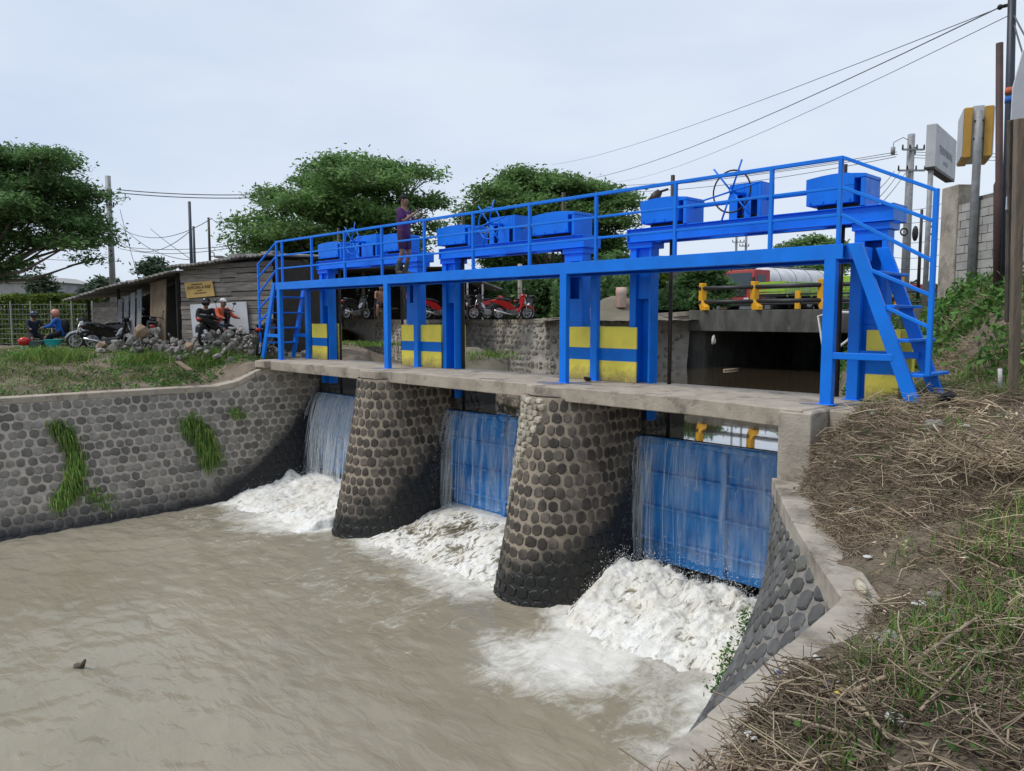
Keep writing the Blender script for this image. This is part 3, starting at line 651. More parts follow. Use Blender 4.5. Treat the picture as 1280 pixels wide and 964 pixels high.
# ------------------------------------------------------------------ blue steel walkway
g = empty('steel_walkway', (-7.3, .4, 0), 'long bright blue steel walkway with railings and stairs over the sluice gates', 'walkway')
B, BR = M['blue'], M['blue_rail']; YB = .80; LEGX = [-.08, -4.59, -9.76, -14.62]; ZD = 2.0
for x in LEGX:
    for y in (0, YB):
        mb = MB(); mb.span((x-.075, y-.05, .0), (x+.075, y+.05, ZD-.16)); mb.span((x-.12, y-.09, .003), (x+.12, y+.09, .016))
        mb.build('leg', B, g, bevel=.008)
for y, nm in ((0, 'front_beam'), (YB, 'rear_beam')):
    mb = MB(); s = -1 if y == 0 else 1
    mb.span((-14.75, y+s*.035, ZD-.165), (.075, y+s*.05, ZD+.02)); mb.span((-14.75, y-s*.05, ZD-.165), (.075, y+s*.034, ZD-.15)); mb.span((-14.75, y-s*.05, ZD-.002), (.075, y+s*.034, ZD+.012))
    mb.build(nm, B, g, bevel=.003)
for i in range(18):      # chequer deck plates
    x0 = -14.72+i*.82; MB().span((x0, .055, ZD+.014), (x0+.81, YB-.055, ZD+.020+random.uniform(0, .004))).build('deck_plate', B, g)
for i in range(10): MB().span((-14.6+i*1.62, .06, ZD-.14), (-14.53+i*1.62, YB-.06, ZD-.01)).build('cross_bearer', B, g)
for x in (-2.0, -7.2, -12.2): pass
def rail(p, q, w=.045, nm='rail'): MB().bar(p, q, w, w).build(nm, BR, g, bevel=.006)
RY = -.012; posts = [-.0]+[-.91-1.5*i for i in range(10)]+[-14.72]
for i, x in enumerate(posts):
    zt = 3.07 if i not in (0,) else 3.1
    MB().span((x-.026, RY-.026, ZD+.02), (x+.026, RY+.026, zt-.02)).build('guard_post', BR, g, bevel=.006)
for z in (3.07, 2.71, 2.38):
    for a, b in zip(posts[:-1], posts[1:]):
        if z == 3.07: continue
        rail((a-.026, RY, z), (b+.026, RY, z), .036)
rail((.03, RY, 3.07), (-14.75, RY, 3.07), .05, 'top_rail')
# stairs, one at each end
for s, x0 in ((1, .06), (-1, -14.74)):
    X = lambda d: x0+s*d
    for y in (-.01, YB+.08):
        p0, p1 = (X(.06), ZD+.02), (X(.90), .04 if s > 0 else -.02); w = .085
        MB().prism([(p0[0]-s*.0, p0[1]), (p0[0]+s*.17, p0[1]), (p1[0]+s*.10, p1[1]), (p1[0]-s*.07, p1[1])], (0, y-.03, 0), (1, 0, 0), (0, 0, 1), (0, .06, 0)).build('stringer', B, g, bevel=.006)
    for z in (1.66, 1.25, .84, .43):
        d = .06+.84*(ZD-z)/(ZD-.04)
        MB().span((X(d-.02), .03, z-.025), (X(d+.25), YB+.16, z+.012)).build('tread', B, g, bevel=.006)
    xp = X(1.04)
    MB().span((xp-.028, RY-.028, .43), (xp+.028, RY+.028, 2.57)).build('stair_post', BR, g, bevel=.006)
    for (d0, z0), z1 in (((-.03, 3.07), 2.55), ((-.03, 2.71), 2.20), ((-.03, 2.38), 1.75), ((.33, 1.69), 1.36), ((.55, 1.23), .99)):
        rail((X(d0), RY-.003, z0), (xp, RY-.003, z1), .042, 'stair_rail')
    MB().bar((X(-.12), -.02, .63), (X(.66), -.02, .63), .05, .085).build('stair_brace', B, g, bevel=.006)
    MB().bar((X(-.12), YB, .63), (X(.66), YB, .63), .05, .085).build('stair_brace', B, g, bevel=.006)
    MB().span((X(.0), .05, ZD-.16), (X(.06), YB-.05, ZD+.016)).build('landing_nosing', B, g)
# ------------------------------------------------------------------ gate hoists
FY = 1.06
HL = ('nearest blue gate hoist frame with large handwheel, over the right bay', 'middle blue gate hoist frame with handwheel, between the two piers', 'far blue gate hoist frame with three gear housings, by the left bank')
def hoist(xl, xr, lab, wheel_x, boxes, k):
    g = empty('gate_hoist', ((xl+xr)/2, FY, 0), lab, 'gate hoist', 'blue gate hoists along the walkway')
    ZB, ZT = 2.36, 2.58
    for s, x in ((-1, xl), (1, xr)):
        mb = MB(); w = .215; y0, y1 = FY-.17, FY+.06; zb = -.62 if not (k == 0 and s == 1) else .0
        if s < 0:        # channel column, open to the front, deeper below
            mb.span((x-w, y0, zb), (x-w+.13, y1, ZB)); mb.span((x+w-.035, y0, zb), (x+w, y1, ZB)); mb.span((x-w+.131, y1-.02, zb), (x+w-.036, y1, ZB)); mb.span((x-w+.131, y0+.06, 1.42), (x+w-.036, y0+.075, ZB))
        else:            # plated column with a slot at head height
            for a, b in ((zb, 1.45), (2.12, ZB)): mb.span((x-w, y0, a), (x+w, y0+.014, b))
            mb.span((x-w, y0, 1.451), (x-w+.14, y0+.014, 2.119)); mb.span((x+w-.07, y0, 1.451), (x+w, y0+.014, 2.119)); mb.span((x-w, y0+.015, zb), (x-w+.014, y1, ZB)); mb.span((x+w-.014, y0+.015, zb), (x+w, y1, ZB)); mb.span((x-w+.015, y1-.014, zb), (x+w-.015, y1, ZB))
            mb.span((x-w-.004, y0-.012, 1.02), (x+w+.004, y0-.001, 1.10))
        mb.build('column', B, g, bevel=.004)
        MB().span((x-w-.03, FY-.20, ZB-.10), (x+w+.03, FY+.16, ZB-.002)).build('head_plate', B, g, bevel=.006)
    a, b = xl-.24, xr+.30; mb = MB()
    for y in (FY-.19, FY+.19):
        mb.span((a, y-.05, ZB), (b, y+.05, ZB+.014)); mb.span((a, y-.05, ZT-.014), (b, y+.05, ZT)); mb.span((a+.01, y-.006, ZB+.014), (b-.01, y+.006, ZT-.014))
    mb.span((a, FY-.235, ZB+.001), (a+.012, FY+.235, ZT-.001)); mb.span((b-.012, FY-.235, ZB+.001), (b, FY+.235, ZT-.001))
    mb.build('beam', B, g, bevel=.003)
    for i, (x0, x1, h) in enumerate(boxes):
        mb = MB(); d = .20; zt = ZT+h; z0 = ZT+.002; low = z0+(.06 if i != 1 else 0)
        n = 8
        if i == 1:       # tall narrow housing with slots
            mb.span((x0, FY-d, z0), (x0+.14, FY-d+.012, zt)); mb.span((x0+.25, FY-d, z0), (x1-.16, FY-d+.012, zt)); mb.span((x0+.14, FY-d, z0+.34), (x0+.25, FY-d+.012, zt)); mb.span((x1-.16, FY-d, z0+.26), (x1-.06, FY-d+.012, zt)); mb.span((x1-.06, FY-d, z0), (x1, FY-d+.012, zt))
            mb.span((x0, FY-d+.013, z0), (x0+.012, FY+d, zt)); mb.span((x1-.012, FY-d+.013, z0), (x1, FY+d, zt)); mb.span((x0, FY-d, zt+.001), (x1, FY+d, zt+.013)); mb.span((x0+.013, FY+d-.012, z0), (x1-.013, FY+d-.001, zt))
        else:            # wide housing with a gently arched lid and a notched right end
            arch = [(x0+(x1-x0)*t, zt-.0+.035*math.sin(math.pi*t)) for t in np.linspace(0, 1, n)]
            mb.prism([(x0, low), (x1-.15, low)]+[(x1-.15, zt-.05), (x1, zt-.05)]+arch[::-1], (0, FY-d-.06, 0), (1, 0, 0), (0, 0, 1), (0, 2*d+.12, 0))
            mb.span((x1-.065, FY-d-.055, z0), (x1-.004, FY+d+.05, zt-.052)); mb.span((x1-.15, FY-.02, z0), (x1-.065, FY+.14, zt-.052))
        gh = mb.build('gear_housing', B, g, bevel=.006)
        if i != 1:
            MB().prism([(x0-.004, zt-.13)]+[(x1-.146, zt-.13), (x1-.146, zt+.001)]+[(x, z+.004) for x, z in arch[::-1] if x < x1-.15]+[(x0-.004, zt+.004)], (0, FY-d-.0645, 0), (1, 0, 0), (0, 0, 1), (0, .004, 0)).build('lid_lip', B, gh)
        for q in range(4):
            bx = x0+.06+(x1-.2-x0-.06)*q/3; MB().tube([(bx, FY-d-.062, z0+.10 if i != 1 else zt-.05), (bx, FY-d-.078, z0+.10 if i != 1 else zt-.05)], .014, 6).build('bolt', M['dark_steel'] if False else B, gh) if i != 1 else None
        mb = MB().span((x0+.1, FY-.12, ZT+.003), (x1-.1, FY+.12, ZT+.055)); mb.build('bearing', M['dark_steel'], g)
    zc = ZT+.33; xa, xb = boxes[0][1], boxes[2][0]
    MB().tube([(boxes[1][1]-.02, FY, zc-.05), (xb+.05, FY, zc-.05)], .022, 8).tube([(xa-.05, FY, zc-.05), (boxes[1][0]+.02, FY, zc-.05)], .022, 8).build('drive_shaft', M['bare'] if k == 1 else B, g, smooth=True)
    c = (wheel_x, .50, ZT+.35)
    wh = MB().ring(c, (0, 1, 0), .30, .013, 28, 6).build('handwheel', M['dark_steel'] if k == 0 else B, g, smooth=True)
    MB().tube([(c[0], .46, c[2]), (c[0], FY-.15, c[2])], .028, 10).build('hub', B, wh, smooth=True)
    for i in range(6):
        t = R(10+60*i); d = Vector((math.cos(t), 0, math.sin(t))); c_ = Vector(c)+Vector((0, -.008, 0))
        MB().tube([c_+d*.02, c_+d*.46], .0135, 6).build('spoke', B, wh, smooth=True)
    for x in ((boxes[0][0]+boxes[0][1])/2-.02, (boxes[2][0]+boxes[2][1])/2):
        MB().tube([(x, FY+.03, -.92), (x, FY+.03, 3.42 if k != 0 or x < -2 else 3.2)], .034, 8).build('lifting_screw', M['dark_steel'], g, smooth=True)
hoist(-3.70, .04, HL[0], -1.80, [(-3.64, -2.76, .42), (-2.05, -1.53, .50), (-.82, -.02, .42)], 0)
hoist(-8.76, -5.19, HL[1], -7.03, [(-9.02, -7.95, .42), (-7.42, -6.68, .50), (-6.15, -5.1, .42)], 1)
hoist(-13.92, -10.06, HL[2], -11.9, [(-14.0, -12.9, .42), (-12.3, -11.4, .50), (-11.15, -10.3, .42)], 2)
# loudspeaker bell hung on the left screw of the nearest hoist
o = MB().tube([(-3.42, 1.02, 3.18), (-3.47, .98, 3.10), (-3.5, .95, 3.0)], [.05, .085, .10], 10).tube([(-3.28, 1.05, 3.2), (-3.42, 1.02, 3.17)], .02, 6).build('horn', M['dark_steel'], None, smooth=True)
tag(o, 'small black bell-shaped horn hanging beside the top of a lifting screw', 'horn')
# painted guide walls on piers and abutments
for x0, x1, xb, lab in ((-5.25, -3.72, -3.64, 'yellow and blue painted guide wall on the nearest pier'), (-10.43, -8.97, -8.66, 'yellow and blue painted guide wall on the far pier'), (-14.5, -13.75, -13.72, 'yellow and blue painted guide wall by the far left stair'), (.05, .48, .52, 'narrow yellow and blue guide wall behind the right stair')):
    y = .872; g = empty('guide_wall', ((x0+x1)/2, y, 0), lab, 'painted wall', 'yellow and blue guide walls')
    MB().span((x0+.01, 1.19, .004), (xb, 1.29, .95)).build('rear_panel', M['yellow'], g, bevel=.006)
    MB().span((x0+.004, y-.03, .006), (x1, y, .36)).build('lower_panel', M['yellow'], g, bevel=.004)
    MB().span((x0+.004, y-.027, .361), (x1, y, .575)).build('middle_band', M['blue_flat'], g)
    MB().span((x0+.004, y-.03, .576), (x1, y, .945)).build('upper_panel', M['yellow'], g, bevel=.004)
# ------------------------------------------------------------------ far bank wall, culvert bridge
g = empty('far_bank_wall', (-20, 13.6, -1), 'rubble stone retaining wall across the canal below the parked motorbikes', 'retaining wall')
fx = np.concatenate([np.linspace(-60, -36, 6), np.linspace(-35, -13.4, 70)])
def fwall(x, t): 
    y = float(FB(x)); zt = float(FTOP(x))-.12; b = .55*t; 
    return Vector((x+b*.25, y-b, zt+(-1.6-zt)*t))
v, f = surf_mesh([[fwall(x, t) for t in np.linspace(0, 1, 8)] for x in fx]); npobj('mortar_face', v, f, M['rubble_mortar'], g, smooth=True)
RM = stone_meshes('stone', M['rubble_stone'], 8, .27, .22, .05, 6, .2); spots = []
for r in range(11):
    for k in range(125):
        x = -13.5-k*.245-(r % 2)*.12+random.uniform(-.07, .07); t = (r+.6)*.235/2.6*.99+random.uniform(-.02, .02)
        if t > .93 or random.random() < .12: continue
        p = fwall(x, t); tx = (fwall(x+.3, t)-fwall(x-.3, t)).normalized(); nn = tx.cross(Vector((0, .0, 1))); nn = nn if nn.y < 0 else -nn
        spots.append((p, nn.normalized(), tx, random.uniform(.6, 1.0), random.uniform(.6, 1.0)))
lay_stones(g, spots, RM, cap=0)
cx = np.concatenate([np.linspace(-60, -36, 6), np.linspace(-34, -13.25, 30)])
for a, b in zip(cx[:-1], cx[1:]):
    p, q = fwall(a, 0), fwall(b, 0); d = (q-p).normalized(); n = Vector((-d.y, d.x, 0)); o = n*.42; w = -n*.05
    k = Vector((0, 0, -.03)); h = Vector((0, 0, .15))
    MB().add([p+w+k, q+w+k, q+o+k, p+o+k, p+w+h, q+w+h, q+o+h, p+o+h], [(0, 1, 2, 3), (4, 5, 6, 7), (0, 1, 5, 4), (1, 2, 6, 5), (2, 3, 7, 6), (3, 0, 4, 7)]).build('coping', M['concrete_pale'], g)
# sloping concrete apron at the foot of that wall
p = [onz(600, 440, -.5), onz(700, 430, -.3), onz(705, 462, -.95), onz(575, 463, -.95)]
g = empty('road_bridge', (-9, 19, -.9), 'low concrete road bridge over the dark culvert mouth', 'bridge')
MB().span((-13.25, 16.98, .58), (-4.2, 17.35, 1.40)).build('edge_beam', M['bridge_concrete'], g, bevel=.02)
MB().span((-13.3, 17.36, .62), (-4.2, 25, 1.36)).build('deck', M['bridge_concrete'], g)
MB().span((-13.9, 17.45, -2), (-12.75, 25, .61)).build('abutment', M['bridge_concrete'], g)  # abutment coloured dark for the culvert's shade
MB().span((-6.1, 17.2, -2), (-4.0, 25, .60)).build('abutment', M['bridge_concrete'], g)
MB().span((-13, 25.01, -2), (-4.2, 25.3, 1.3)).build('rear_wall', M['bridge_concrete'], g)
M['amber'] = paint('amber_paint', (.72, .36, .02), .5, 1); M['black_pipe'] = mat('black_pipe_paint', (.018, .018, .02), None, rough=.5, bump=.1)
g = empty('bridge_railing', (-9.5, 17.1, 1.4), 'railing of slanted amber posts and black pipes on the road bridge', 'railing')
PX = [-12.8, -10.55, -7.95, -5.4]
for x in PX:
    MB().prism([(0, 0), (.52, 0), (.50, .14), (.28, .24), (.18, .38), (.15, 1.06), (-.16, 1.08), (-.2, .3)], (x, 17.1, 1.40), (.75, -.5, 0), (0, 0, 1), (.11, .16, 0)).build('post', M['amber'], g, bevel=.01)
for z in (1.72, 2.26):
    for a, b in zip(PX[:-1], PX[1:]): MB().tube([(a-.05, 17.12, z), (b-.05, 17.12, z+.0)], .08, 8).build('pipe', M['black_pipe'], g, smooth=True)
g = empty('bridge_railing', (-9, 25, 1.4), 'second amber and black railing on the far edge of the bridge', 'railing')
for x in (-12.4, -8.7, -5.0): MB().span((x-.12, 24.6, 1.4), (x+.12, 24.75, 2.35)).build('post', M['amber'], g, bevel=.01)
for z in (1.75, 2.2): MB().tube([(-14.5, 24.68, z), (-4, 24.68, z)], .04, 8).build('pipe', M['black_pipe'], g, smooth=True)
M['white'] = mat('white_paint', (.72, .72, .70), (.5, .5, .48), 6, .5, .1, world=False); M['grey_metal'] = mat('galvanised_metal', (.30, .31, .32), (.20, .2, .2), 5, .5, .2)
o = MB().tube([(-6.1, 16.5, 1.26), (-7.3, 16.6, 1.30), (-7.75, 16.6, 1.16), (-7.55, 16.6, .1), (-7.42, 16.6, -.06), (-7.1, 16.6, .02), (-6.7, 16.6, .35), (-6.3, 16.5, .95)], .045, 8).build('bent_pipe', M['white'], None, smooth=True)
tag(o, 'bent white pipe hooked under the bridge edge beside the near right post', 'pipe')
# ------------------------------------------------------------------ generic people
M['skin'] = mat('brown_skin', (.26, .13, .075), (.21, .10, .058), 8, .55, .05, world=False)
def cloth(n, c, k=.7): return mat(n, c, tuple(x*k for x in c), 7, .9, .3, 30, world=False)
M['hair'] = cloth('black_hair', (.008, .007, .006)); M['purple'] = cloth('purple_cotton', (.085, .02, .125)); M['purple_dark'] = cloth('dark_purple_shorts', (.06, .018, .07))
M['boot'] = cloth('drab_boot', (.10, .10, .055)); M['navy'] = cloth('navy_cloth', (.012, .018, .035)); M['black'] = cloth('black_cloth', (.009, .009, .011)); M['orange'] = cloth('orange_cloth', (.55, .10, .045)); M['denim'] = cloth('blue_jacket', (.01, .10, .45))
M['gloss_black'] = mat('black_gloss', (.008, .008, .009), None, rough=.15, bump=0); M['pink'] = mat('pink_helmet', (.55, .22, .17), None, rough=.3, bump=0); M['navy_gloss'] = mat('navy_gloss', (.01, .02, .05), None, rough=.25, bump=0)
M['print'] = cloth('white_print', (.6, .58, .6)); M['visor'] = mat('visor', (.03, .035, .04), None, rough=.05, bump=0)
def skin_mesh(name, chains, matl, parent, sub=2):
    """chains: list of [(point, radius), ...]; points that coincide are one joint. First point is the root"""
    V, Rr, E, idx = [], [], [], {}
    for ch in chains:
        last = None
        for p, r in ch:
            k = tuple(round(c, 3) for c in p)
            if k not in idx: idx[k] = len(V); V.append(Vector(p)); Rr.append(r)
            if last is not None and last != idx[k] and (last, idx[k]) not in E: E.append((last, idx[k]))
            last = idx[k]
    me = bpy.data.meshes.new(name); me.from_pydata([tuple(v) for v in V], E, []); o = bpy.data.objects.new(name, me); COL.objects.link(o)
    o.modifiers.new('skin', 'SKIN'); s = o.modifiers.new('sub', 'SUBSURF'); s.levels = s.render_levels = sub
    for i, sv in enumerate(me.skin_vertices[0].data): sv.radius = (Rr[i] if isinstance(Rr[i], tuple) else (Rr[i], Rr[i])); sv.use_root = i == 0
    dg = bpy.context.evaluated_depsgraph_get(); m2 = bpy.data.meshes.new_from_object(o.evaluated_get(dg))
    bpy.data.objects.remove(o); m2.materials.clear(); m2.materials.append(matl); m2.polygons.foreach_set('use_smooth', [True]*len(m2.polygons))
    o = bpy.data.objects.new(name, m2); COL.objects.link(o); o.parent = parent; return o
def lerp(a, b, t): return tuple(a[i]+(b[i]-a[i])*t for i in range(3))
def person(name, loc, rz, J, label, top, bottom, hat=None, hatm=None, shoes=None, sleeves=.5, shortlen=1.0, fingers=True, backpack=None, group=None):
    """J: joints in local space, the figure faces +x"""
    g = empty(name, loc, label, 'person', group, rz); pel, chest, neck, head = J['pelvis'], J['chest'], J['neck'], J['head']
    hd = Vector(head); fwd = Vector(J.get('look', (1, 0, 0))).normalized()
    body = [[(pel, .09), (lerp(pel, chest, .5), .095), (chest, .115), (neck, .055), (tuple(hd-Vector((0, 0, .07))), .068), (head, .085), (tuple(hd+Vector((0, 0, .085))), .06)],
            [(tuple(hd-Vector((0, 0, .07))), .068), (tuple(hd-Vector((0, 0, .075))+fwd*.06), .035)]]
    for s in ('l', 'r'):
        sh, el, wr = J['sh_'+s], J['el_'+s], J['wr_'+s]; hi, kn, an, toe = J['hip_'+s], J['kn_'+s], J['an_'+s], J['toe_'+s]
        hand = Vector(wr)+(Vector(wr)-Vector(el)).normalized()*.075
        ch = [(chest, .115), (sh, .055), (lerp(sh, el, .5), .045), (el, .037), (lerp(el, wr, .4), .038), (wr, .025), (tuple(hand), (.036, .02))]
        body.append(ch)
        if fingers:
            d = (Vector(wr)-Vector(el)).normalized(); sd = d.cross(Vector((0, 0, 1))); sd = sd.normalized() if sd.length > .1 else Vector((0, 1, 0)); dn = sd.cross(d)
            for i, (o_, l) in enumerate(((-.027, .055), (-.009, .068), (.009, .064), (.027, .048))):
                b = hand+sd*o_+d*.01; body.append([(tuple(hand), (.036, .02)), (tuple(b+d*.02), .0095), (tuple(b+d*(.02+l*.55)-dn*.012), .0085), (tuple(b+d*(.02+l*.75)-dn*.035), .0075)])
            tb = hand-d*.03-sd*.03; body.append([(wr, .025), (tuple(tb), .012), (tuple(tb-sd*.02+d*.035), .010), (tuple(tb-sd*.015+d*.06), .008)])
        body.append([(pel, .09), (hi, .08), (lerp(hi, kn, .5), .075), (kn, .055), (lerp(kn, an, .35), .056), (an, .037), (tuple(Vector(an)+Vector((0, 0, -.04))), .04), (toe, .032)])
    skin_mesh('body', body, M['skin'], g)
    f = MB(); e = hd+fwd*.085                 # face details
    up = Vector((0, 0, 1)); sd = up.cross(fwd)
    f.ball(e+fwd*.012-up*.022, (.016, .014, .024), 4, 6)
    def part(mb, nm, ml, smooth=True):
        me_o = mb.build(nm, ml, None, smooth); me_o.parent = g; return me_o
    part(f, 'nose', M['skin'])
    m_ = MB(); [m_.ball(e+sd*s*.032+up*.012-fwd*.006, .011, 4, 6) for s in (-1, 1)]; part(m_, 'eyes', M['hair'])
    part(MB().ball(e-up*.062-fwd*.006, (.008, .022, .006), 4, 6), 'mouth', mat_lip)
    m_ = MB(); [m_.ball(hd+sd*s*.088+up*.0, (.02, .012, .03), 4, 6) for s in (-1, 1)]; part(m_, 'ears', M['skin'])
    # clothes
    T = [[(lerp(pel, chest, -.5), .165), (lerp(pel, chest, .4), .15), (chest, .14), (lerp(chest, neck, .7), .085)]]
    for s in ('l', 'r'):
        sh, el, wr = J['sh_'+s], J['el_'+s], J['wr_'+s]
        c = [(chest, .14), (sh, .076), (lerp(sh, el, .5), .066)]
        if sleeves > .6: c.append((lerp(sh, el, .9), .058))
        if sleeves > 1: c += [(lerp(el, wr, .4), .052), (lerp(el, wr, .9), .042)]
        T.append(c)
    skin_mesh('shirt', T, top, g)
    P_ = []
    for s in ('l', 'r'):
        hi, kn, an = J['hip_'+s], J['kn_'+s], J['an_'+s]
        c = [(lerp(pel, chest, .3), .13), (pel, .14), (hi, .108), (lerp(hi, kn, .5), .098), (lerp(hi, kn, .9), .085)]
        if shortlen > 1: c += [(lerp(kn, an, .3), .075), (lerp(kn, an, .9), .058)]
        P_.append(c)
    skin_mesh('trousers' if shortlen > 1 else 'shorts', P_, bottom, g)
    for s in ('l', 'r'):
        an, toe, kn = J['an_'+s], J['toe_'+s], J['kn_'+s]
        ch = [(tuple(Vector(an)+Vector((-.03, 0, -.045))), .05), (lerp(an, toe, .5), .046), (toe, .04)]
        cs = [ch]
        if shoes == 'boot': cs.append([(lerp(kn, an, .35), .064), (lerp(kn, an, .8), .05), (tuple(Vector(an)+Vector((-.03, 0, -.045))), .05)])
        skin_mesh('boot' if shoes == 'boot' else 'shoe', cs, M['boot'] if shoes == 'boot' else M['black'], g)
    if hat is None: part(MB().ball(hd+up*.042-fwd*.026, (.096, .092, .085), 7, 12), 'hair', M['hair'])
    elif hat == 'helmet':
        part(MB().ball(hd+up*.03-fwd*.01, (.14, .13, .135), 8, 14), 'helmet', hatm); part(MB().ball(hd+up*.02+fwd*.04, (.105, .11, .06), 6, 12), 'visor', M['visor'])
    elif hat == 'cap':
        part(MB().ball(hd+up*.06, (.105, .1, .07), 6, 12), 'cap', hatm); part(MB().ball(hd+up*.045+fwd*.1, (.07, .075, .012), 4, 10), 'cap_peak', hatm)
    if backpack:
        c = Vector(lerp(pel, chest, .6)); part(MB().ball(c+Vector((-.2, 0, .02)), (.13, .17, .25), 7, 10), 'backpack', backpack)
    return g
mat_lip = mat('lip', (.16, .06, .045), None, rough=.5, bump=0)
STAND = dict(pelvis=(0, 0, .93), chest=(.0, 0, 1.28), neck=(.01, 0, 1.47), head=(.03, 0, 1.60), look=(1, -.1, -.35), hip_l=(0, .09, .88), kn_l=(.06, .10, .48), an_l=(-.02, .10, .09), toe_l=(.14, .12, .03),
    hip_r=(0, -.09, .88), kn_r=(.02, -.11, .48), an_r=(-.10, -.13, .09), toe_r=(.06, -.16, .03),
    sh_l=(.0, .19, 1.40), el_l=(.10, .24, 1.14), wr_l=(.32, .12, 1.27), sh_r=(.0, -.19, 1.40), el_r=(.12, -.22, 1.13), wr_r=(.33, -.05, 1.33))
RT0 = math.atan2(_R[1], _R[0])
pg = person('person', (-9.62, .36, 2.022), RT0-R(22), STAND, 'man in a purple shirt standing on the walkway, looking at a raised phone', M['purple'], M['purple_dark'], shoes='boot', sleeves=.7)
o = MB().span((.118, -.10, 1.05), (.13, .08, 1.15)).build('shirt_print', M['print']); o.parent = pg; o.location = (.02, 0, .14)
o = MB().box((0, 0, 0), (.012, .075, .15)).build('phone', M['gloss_black'], None, bevel=.006); o.rotation_euler = (R(70), R(-20), RT0-R(22)); o.location = (-9.62+.41*math.cos(RT0-R(22)), .36+.41*math.sin(RT0-R(22)), 2.022+1.385); tag(o, 'dark phone held up by the man in purple on the walkway', 'phone')
SIT = dict(pelvis=(0, 0, .80), chest=(.10, 0, 1.13), neck=(.13, 0, 1.31), head=(.17, 0, 1.44), look=(1, 0, -.15), hip_l=(.03, .1, .77), kn_l=(.42, .2, .66), an_l=(.40, .22, .24), toe_l=(.54, .23, .2), hip_r=(.03, -.1, .77), kn_r=(.42, -.2, .66), an_r=(.40, -.22, .24), toe_r=(.54, -.23, .2),
    sh_l=(.1, .19, 1.25), el_l=(.26, .27, 1.02), wr_l=(.48, .27, .98), sh_r=(.1, -.19, 1.25), el_r=(.26, -.27, 1.02), wr_r=(.48, -.27, .98))
CROUCH = dict(SIT); CROUCH = {k: ((v[0], v[1], v[2]-.36) if k not in ('look', 'an_l', 'an_r', 'toe_l', 'toe_r') else v) for k, v in SIT.items()}
for s in ('l', 'r'):
    CROUCH['an_'+s] = (.25, .12 if s == 'l' else -.12, .08); CROUCH['toe_'+s] = (.4, .13 if s == 'l' else -.13, .03); CROUCH['kn_'+s] = (.42, .17 if s == 'l' else -.17, .5)
